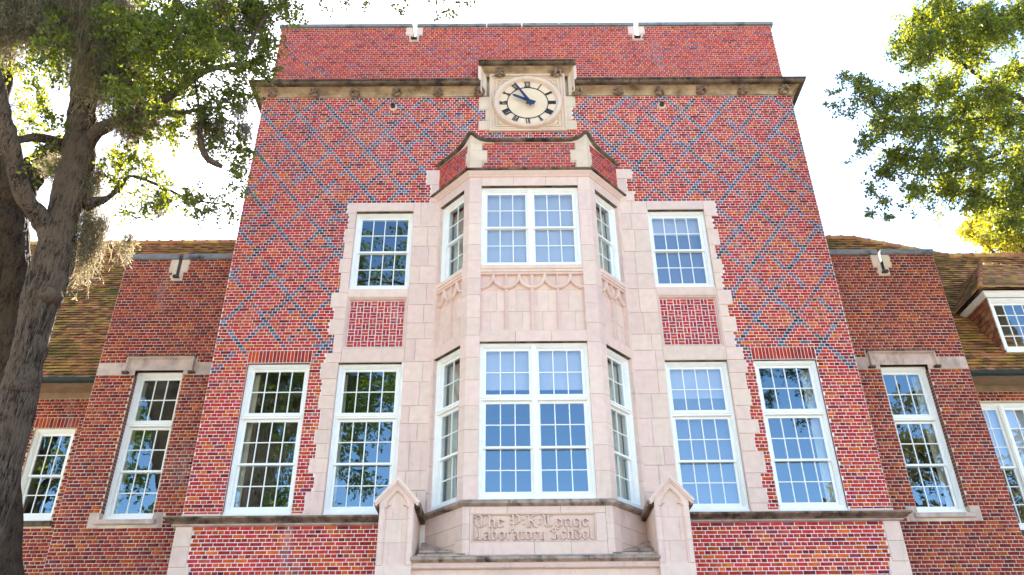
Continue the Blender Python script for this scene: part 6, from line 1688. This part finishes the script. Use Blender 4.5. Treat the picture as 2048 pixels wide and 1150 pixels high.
RIGHTC = [(7.76,-3.34,14.61,0.4),(8.75,-2.33,15.83,0.43),(8.76,-2.25,15.8,0.43),(8.24,-2.96,15.08,0.41),(8.02,-2.74,15.28,0.42),(7.68,-4.11,13.58,0.39),(8.59,-3.23,14.79,0.42),(8.63,-2.56,15.18,0.44),(7.47,-4.25,13.24,0.38),(8.73,-2.69,15.24,0.44),(8.43,-3.83,14.03,0.4),(9.53,-2.48,15.3,0.45),(9.83,-2.3,15.88,0.46),(9.06,-3.27,14.8,0.42),(9.87,-2.23,15.83,0.46),(8.3,-4.2,13.56,0.39),(8.72,-3.99,13.59,0.39),(9.44,-3.15,14.52,0.42),(9.46,-3.26,14.52,0.42),(9.06,-3.5,14.21,0.41),(7.56,-3.05,14.29,0.26),(8.3,-2.1,15.42,0.28),(7.61,-2.98,14.44,0.26),(8.31,-2.01,15.59,0.28),(7.83,-2.74,14.82,0.27),(7.42,-2.97,14.15,0.22),(7.37,-2.81,14.45,0.22),(6.36,-4.28,12.62,0.19),(7.23,-3.04,14.07,0.22),(7.97,-2.03,15.19,0.24),(8.22,-2.5,14.65,0.37),(7.17,-3.97,13.19,0.33),(7.03,-4.28,12.96,0.32),(8.52,-2.54,14.73,0.37),(8.14,-2.48,14.84,0.38),(7.9,-3.88,13.37,0.33),(7.95,-3.92,13.19,0.33),(8.21,-3.57,13.66,0.34),(8.7,-2.83,14.02,0.36),(8.14,-3.85,13.09,0.33),(7.15,-4.07,12.87,0.25),(7.66,-2.98,13.88,0.28),(6.82,-3.98,12.74,0.25),(8.2,-2.08,14.76,0.3),(7.57,-3.1,13.72,0.27),(9.84,-3.11,14.86,0.36),(9.64,-3.37,14.79,0.36),(9.53,-3.54,14.37,0.35),(10.36,-2.71,15.64,0.38),(9.72,-3.26,14.59,0.36),(8.38,-3.18,15.01,0.37),(7.56,-4.29,14.05,0.33),(7.38,-4.47,13.56,0.32),(8.34,-3.1,15.26,0.37),(8.44,-3.29,15.18,0.36),(10.12,-2.15,15.31,0.39),(9.49,-2.28,15.35,0.39),(8.96,-3.16,14.35,0.36),(9.03,-2.89,14.65,0.37),(9.31,-2.69,14.92,0.37),(6.56,-2.4,13.69,0.24),(6.65,-2.59,13.49,0.24),(6.15,-3.38,12.82,0.22),(6.9,-2.03,14.26,0.25),(7.08,-1.87,14.21,0.25),(6.7,-2.66,13.38,0.26),(5.75,-4.29,11.56,0.22),(6.0,-3.96,11.98,0.23),(6.44,-3.09,12.86,0.25),(6.88,-2.17,13.55,0.27),(6.01,-4.47,11.39,0.27),(7.92,-1.57,14.12,0.34),(6.0,-4.18,11.55,0.27),(7.32,-2.16,13.44,0.33),(6.18,-4.17,11.43,0.27),(8.11,-1.57,14.19,0.34),(7.18,-3.1,12.92,0.31),(7.59,-2.6,13.27,0.32),(7.38,-2.95,12.9,0.31),(8.28,-1.67,14.28,0.34),(8.55,-2.1,13.89,0.35),(8.54,-1.95,14.16,0.36),(6.85,-4.32,11.65,0.29),(8.71,-2.1,13.98,0.35),(8.97,-1.79,14.38,0.36),(9.21,-1.74,13.87,0.38),(7.75,-3.55,11.95,0.32),(7.99,-3.02,12.4,0.34),(7.97,-3.3,12.26,0.33),(8.04,-3.11,12.69,0.34),(8.7,-3.18,12.53,0.34),(8.44,-3.52,12.18,0.33),(8.12,-3.93,12.18,0.32),(7.93,-4.09,11.91,0.31),(8.61,-3.16,12.87,0.34),(10.45,-1.85,14.66,0.39),(9.52,-2.87,13.47,0.35),(9.31,-2.84,13.47,0.35),(9.12,-3.53,13.02,0.34),(8.44,-4.2,12.29,0.32),(6.54,-2.9,12.26,0.28),(7.28,-1.74,13.29,0.31),(5.98,-4.01,11.14,0.26),(7.32,-1.51,13.63,0.32),(7.11,-1.83,13.23,0.31),(7.3,-2.43,12.52,0.35),(6.6,-3.54,11.57,0.32),(7.38,-2.66,12.57,0.35),(6.07,-4.47,10.82,0.29),(7.14,-3.06,12.23,0.34),(8.47,-1.78,13.35,0.39),(6.66,-4.07,11.09,0.32),(6.87,-3.8,11.17,0.33),(7.18,-3.46,11.82,0.34),(8.55,-1.71,13.24,0.39),(8.71,-2.16,12.79,0.38),(7.28,-4.1,10.83,0.32),(8.97,-1.79,12.93,0.39),(8.25,-2.44,12.32,0.37),(9.44,-1.5,13.41,0.4),(8.9,-3.01,12.1,0.35),(8.32,-3.3,11.9,0.35),(9.58,-1.61,13.63,0.4),(9.92,-1.61,13.39,0.4),(9.85,-1.83,13.76,0.4),(8.12,-3.94,11.32,0.31),(9.18,-2.88,12.58,0.34),(8.48,-3.98,11.12,0.31),(9.3,-2.76,12.03,0.34),(8.62,-3.65,11.43,0.32),(5.23,-4.39,10.42,0.18),(6.07,-3.14,11.58,0.2),(5.61,-3.98,10.77,0.18),(5.6,-3.9,11.01,0.19),(6.37,-2.76,12.04,0.21),(7.39,-1.73,12.46,0.34),(7.33,-1.62,12.6,0.35),(6.59,-3.05,11.22,0.31),(7.03,-2.59,11.65,0.32),(6.58,-2.94,11.37,0.31),(7.93,-1.65,12.36,0.36),(6.6,-3.91,10.47,0.3),(6.78,-3.57,10.88,0.31),(6.08,-4.45,10.06,0.29),(6.7,-3.57,10.72,0.31),(8.01,-2.59,11.6,0.34),(7.69,-2.58,11.25,0.33),(7.89,-2.84,11.29,0.33),(7.02,-3.87,10.49,0.3),(8.32,-1.98,12.19,0.36),(8.25,-2.83,11.29,0.35),(8.6,-2.38,11.97,0.37),(7.05,-4.32,10.1,0.31),(8.7,-1.96,11.75,0.37),(8.85,-1.81,11.89,0.38),(9.96,-1.82,12.13,0.38),(8.17,-3.56,10.77,0.33),(9.22,-2.11,12.05,0.37),(7.98,-4.19,10.46,0.31),(9.11,-2.46,11.58,0.36),(6.25,-3.14,10.79,0.19),(6.08,-3.28,10.79,0.19),(6.51,-2.56,11.47,0.21),(6.13,-3.23,10.8,0.19),(6.19,-3.33,10.81,0.19),(7.64,-1.63,11.71,0.28),(5.86,-4.41,9.55,0.22),(5.99,-4.14,9.8,0.22),(6.87,-2.67,10.84,0.26),(7.62,-1.59,11.5,0.28),(7.37,-2.92,10.65,0.27),(7.88,-2.27,11.14,0.28),(7.24,-3.08,10.58,0.26),(7.8,-2.24,11.19,0.28),(7.74,-2.46,11.08,0.28),(7.95,-2.73,10.68,0.31),(6.77,-4.23,9.34,0.27),(8.37,-2.33,10.79,0.32),(7.94,-2.74,10.58,0.31),(8.12,-2.56,10.85,0.31),(9.31,-1.68,11.35,0.35),(7.85,-3.65,9.93,0.3),(9.4,-1.6,11.65,0.36),(7.79,-3.99,9.61,0.29),(8.22,-2.97,10.33,0.32),(6.35,-2.2,11.2,0.14),(5.49,-4.01,9.88,0.12),(5.58,-3.54,10.22,0.13),(5.69,-3.52,10.37,0.13),(6.71,-1.62,11.6,0.15),(6.27,-2.67,10.58,0.13),(5.85,-3.26,10.1,0.12),(6.02,-3.14,10.21,0.12),(6.69,-2.01,11.11,0.13),(5.4,-4.26,9.48,0.11),(5.45,-3.64,9.64,0.07),(5.09,-4.34,9.16,0.06),(5.15,-4.24,9.22,0.06),(6.24,-2.22,10.7,0.07),(5.6,-3.38,9.79,0.07),(6.9,-1.58,11.09,0.08),(6.12,-2.89,10.09,0.07),(5.7,-3.69,9.49,0.07),(5.72,-3.74,9.51,0.07),(5.59,-3.95,9.35,0.06),(5.41,-4.1,12.3,0.12),(6.54,-2.07,14.28,0.15),(6.63,-2.06,14.3,0.15),(6.5,-2.07,14.21,0.15),(5.41,-4.25,12.12,0.12),(8.0,-3.11,9.9,0.26),(8.25,-3.16,10.08,0.26),(8.37,-2.62,10.16,0.27),(7.5,-4.03,9.23,0.24),(7.66,-3.7,9.37,0.24),(7.72,-4.13,9.74,0.29),(9.53,-1.82,11.69,0.35),(7.68,-4.28,9.73,0.29),(9.12,-2.36,11.37,0.34),(8.47,-3.06,10.58,0.32),(5.45,-3.21,12.45,0.09),(5.27,-3.44,12.21,0.09),(5.55,-3.26,12.7,0.08),(5.41,-3.6,12.4,0.08),(5.65,-3.15,12.31,0.12),(5.77,-3.03,12.37,0.12),(5.51,-3.4,12.22,0.09),(5.43,-3.55,12.08,0.09),(5.58,-3.6,12.17,0.14),(5.95,-3.17,12.56,0.14),(5.83,-3.49,12.06,0.15),(5.78,-3.27,12.12,0.15),(5.66,-3.47,12.56,0.08),(5.6,-3.54,12.47,0.08),(7.4,-3.1,14.48,0.1),(7.12,-3.44,14.11,0.1),(7.09,-3.27,14.01,0.09),(6.99,-3.51,13.79,0.09),(6.32,-3.09,10.16,0.1),(6.6,-3.04,10.04,0.09),(6.55,-3.49,9.93,0.13),(5.61,-3.17,11.13,0.08),(5.75,-3.48,10.66,0.1)]
FARC = [(15.94,9.07,18.53,0.53),(15.94,9.19,18.49,0.53),(15.25,7.59,17.45,0.49),(16.2,8.41,17.48,0.51),(15.91,8.41,17.55,0.51),(15.81,8.0,17.65,0.5),(15.96,7.41,16.59,0.48),(16.25,7.77,16.85,0.49),(15.78,7.83,16.54,0.49),(16.15,9.91,18.41,0.4),(15.79,9.49,18.37,0.39),(14.55,7.46,16.93,0.36),(14.98,7.14,16.38,0.41),(15.43,7.2,16.39,0.41),(15.43,8.24,16.61,0.43),(17.56,9.0,18.79,0.53),(17.59,9.19,18.75,0.53),(16.05,7.14,17.16,0.48),(14.57,7.81,17.15,0.23),(14.38,7.62,16.95,0.23),(14.72,8.22,17.36,0.23),(16.31,8.55,16.76,0.4),(16.27,8.42,16.61,0.4),(16.7,9.26,17.17,0.41),(15.99,8.66,18.88,0.42),(16.79,9.85,19.66,0.44),(16.87,9.86,19.49,0.44),(14.78,7.36,16.39,0.42),(15.41,8.17,17.16,0.43),(15.63,8.45,17.61,0.44)]
MOSS = [(-7.59,-5.35,13.23,1.65,0.29,70),(-7.27,-5.3,13.04,2.03,0.34,90),(-7.0,-5.2,12.78,1.92,0.28,70),(-7.19,-5.3,12.2,1.59,0.24,60),(-6.77,-5.1,12.3,1.52,0.18,40),(-6.89,-5.2,11.62,1.29,0.21,50),(-6.48,-5.1,11.39,0.83,0.14,26),(-8.17,-6.0,12.32,1.26,0.27,60),(-7.88,-5.9,11.98,0.98,0.19,36),(-8.12,-6.0,11.64,0.87,0.17,30),(-7.6,-5.8,11.75,0.53,0.14,20),(-6.74,-4.85,9.61,1.3,0.09,16),(-6.63,-4.85,8.82,1.26,0.07,14),(-6.52,-4.8,8.41,0.91,0.06,9),(-6.45,-4.8,8.76,0.93,0.06,9),(-6.1,-4.6,8.63,0.59,0.03,4),(-6.26,-5.2,10.42,0.61,0.18,30),(-5.93,-5.3,10.5,0.52,0.14,20),(-5.86,-4.8,13.12,0.7,0.12,18),(-5.66,-4.8,12.74,0.59,0.09,14),(-5.53,-4.8,13.5,0.81,0.11,14),(-5.09,-4.6,13.66,0.93,0.11,18),(-4.88,-4.6,13.47,0.72,0.09,12),(-5.32,-4.8,10.86,0.55,0.04,4),(-5.41,-4.8,10.7,0.73,0.03,4),(-5.19,-4.8,12.74,0.49,0.1,14),(-5.02,-4.8,12.49,0.39,0.08,10),(-5.09,-4.7,10.73,0.64,0.04,6),(-4.73,-4.6,10.77,0.46,0.04,6),(-4.87,-4.6,11.15,0.38,0.04,5),(-5.88,-4.4,9.42,0.45,0.04,5),(-7.27,-4.8,9.8,0.53,0.18,26),(-7.9,-5.6,12.8,0.84,0.21,30),(-7.49,-5.5,12.44,1.12,0.19,40)]
MOSS2 = [(16.02,8.0,17.83,1.55,0.24,26)]
def burls(tree, spots, m):
    for (x, y, z, r) in spots:
        MB().ellipsoid((x, y, z), (r, r, r * .8), 14, 10, lambda d: 1 + .25 * mnoise.noise(Vector(d) * 2.2 + Vector((x, y, z)))).build("burl", m, tree, smooth=True)

gA = np.random.default_rng(11)
oak = empty("oak_tree", (-6.3, -5, 0))
tag(oak, "forked live oak hung with grey moss standing nearest the camera", "tree")
oak_in = Matrix.Translation((6.3, 5, 0))
holder = oak
def local(l, o=(-6.3, -5, 0)):
    return [(p[0] - o[0], p[1] - o[1], p[2] - o[2], *p[3:]) for p in l]
trunk = [(-6.15, -5.0, -.15, .62), (-6.2, -5.0, .35, .46), (-6.28, -5.0, 1.3, .38)] + OAK[0]
limb(oak, local(trunk), M['bark'], "trunk", .24, 1.0, 84, 14, .16)
for i, l in enumerate(OAK[1:]):
    limb(oak, local(l), M['bark'], "limb", .25, 3.0 + i, 40 if i == 0 else 18, 9 if i == 0 else 6, .14)
burls(oak, local([(-6.66, -5.12, 7.3, .16), (-6.66, -5.12, 5.95, .15)]), M['bark'])
crown(oak, local(OAKC), gA, M['leaf'], M['bark'], twigs=23)
Vl, Vt = foliage(local(OVERC), gA, twigs=10, step=.06, ll=.12, lw=.045)
link("crown", fast_mesh("crown", Vl, quads_of(Vl), M['leaf'], 4), oak)
moss_clumps(oak, local(MOSS), gA, M['moss'])

rear = empty("oak_tree", (-8.2, -3.2, 0))
tag(rear, "thick dark trunked oak behind the forked mossy oak", "tree")
o0 = (-8.2, -3.2, 0)
limb(rear, local([(-8.1, -3.2, -.2, .9), (-8.15, -3.2, .5, .72)] + REAR[0], o0), M['bark_dark'], "trunk", .2, 9.0, 84, 12, .14)
for i, l in enumerate(REAR[1:]):
    limb(rear, local(l, o0), M['bark_dark'], "limb", .2, 19.0 + i, 16, 5)
rc = [(x + gA.normal() * .8, y + 1.2 + gA.normal() * .5, z + gA.normal() * .6, r) for x, y, z, r in OAKC[-60:-30]]
rc = [c for c in rc if c[0] < -7.0 and c[2] > 10.2]
rc += [(-10.5 + gA.normal() * 1.3, -3 + gA.normal() * 1.2, 15.5 + gA.normal() * 1.6, .8) for _ in range(26)]
crown(rear, local(rc, o0), gA, M['leaf_y'], M['bark_dark'], twigs=11, step=.05)

rt = empty("oak_tree", (13.2, -2.5, 0))
tag(rt, "leafy backlit oak reaching in beside the tower", "tree")
o1 = (13.2, -2.5, 0)
r0 = RIGHT[0][0]; r1 = RIGHT[4][0]
limb(rt, local([(13.4, -2.4, -.2, .6), (13.4, -2.4, 1, .45), (13.5, -2.4, 6, .36), (r0[0] + .3, -2.45, r0[2] - 2.5, .30), (r0[0] + .1, -2.5, r0[2], .26), (r1[0] + .8, -2.6, r1[2] + .2, .2), (r1[0] + 1.2, -2.6, r1[2] + 3, .1)], o1), M['bark_dark'], "trunk", .2, 5.0, 20, 5)
for i, l in enumerate([[(*q[:3], q[3] * .6) for q in l] for l in RIGHT]):
    limb(rt, local(l, o1), M['bark_dark'], "limb", .18, 25.0 + i, 10, 5)
crown(rt, local(RIGHTC, o1), gA, M['leaf'], M['bark_dark'], twigs=42)
ex_ = [(x + 1.2, y + 1.6, z + gA.normal() * .6, r) for x, y, z, r in RIGHTC[::3] if x > 7.2]
ex_ = [c for c in ex_ if project(c[:3])[1] < 430]
Vl, Vt = foliage(local(ex_, o1), gA, twigs=26, step=.04)
link("crown", fast_mesh("crown", Vl, quads_of(Vl), M['leaf'], 4), rt)

ft = empty("oak_tree", (17.5, 9, 0))
tag(ft, "yellow green tree rising behind the dormered roof", "tree")
o2 = (17.5, 9, 0)
limb(ft, local([(17.5, 9, -.2, .6), (17.5, 9, 6, .42), (17.2, 9, 14, .3), (16.8, 9, 18, .2), (16.2, 8.8, 20, .08)], o2), M['bark_dark'], "trunk", .2, 7.0, 14, 4)
for i, (x, y, z, r) in enumerate(FARC[::3]):
    limb(ft, local([(17.1, 9, max(z - 2.2, 13), .12), ((x + 17) / 2, (y + 9) / 2, z - .7, .07), (x, y, z, .02)], o2), M['bark_dark'], "limb", .15, 40.0 + i, 8, 4)
crown(ft, local(FARC, o2), gA, M['leaf_y'], M['bark_dark'], twigs=30, step=.05, ll=.11, lw=.042)
moss_clumps(ft, local(MOSS2, o2), gA, M['moss'])

# trees across the lawn, seen in the window glass
def big_tree(label, x, y, h, rx, rz_, cz, n, m, seed, clear=None):
    g = np.random.default_rng(seed)
    t = empty("oak_tree", (x, y, 0))
    tag(t, label, "tree", "trees across the lawn from the school")
    limb(t, [(0, 0, -.2, .8), (0, 0, 1.5, .55), (.2, .1, cz * .5, .42), (.1, -.2, cz, .28), (.0, 0, h * .9, .06)], M['bark_dark'], "trunk", .2, seed, 14, 4)
    cl = []
    while len(cl) < n:
        d = g.normal(size=3); d /= np.linalg.norm(d)
        q = d * g.uniform(.35, 1.0) ** .6
        c = (q[0] * rx, q[1] * rx * .8, cz + q[2] * rz_, g.uniform(.8, 1.4))
        if mnoise.noise(Vector((c[0] * .3 + seed, c[1] * .3, c[2] * .3))) > -.12:
            cl.append(c)
    for i in range(14):
        c = cl[i * (n // 14)]
        limb(t, [(.1, 0, max(c[2] - rz_ * .5, 3), .2), (c[0] * .5, c[1] * .5, c[2] - .6, .12), (c[0], c[1], c[2], .03)], M['bark_dark'], "limb", .2, seed + i, 8, 4)
    Vl, Vt = foliage(cl, g, twigs=7, step=.085, ll=.20, lw=.075)
    link("crown", fast_mesh("crown", Vl, quads_of(Vl), m, 4), t)
big_tree("tall dense oak mirrored in the left hand windows", -11.5, -21, 28, 7.0, 9.5, 17.5, 120, M['leaf'], 31)
big_tree("broad oak mirrored in the outermost left window", -24, -22, 22, 7.0, 7.5, 14, 90, M['leaf'], 32)
big_tree("autumn brown tree mirrored in the right wing window", 20.5, -22, 19, 5.2, 6.5, 12.0, 90, M['leaf_b'], 33)
big_tree("low round tree mirrored at the foot of a right window", 14.2, -27, 14.5, 4.0, 4.5, 10.0, 60, M['leaf_b'], 34)
big_tree("distant oak mirrored beyond the right wing window", 33, -30, 22, 7, 8, 13, 80, M['leaf_b'], 35)
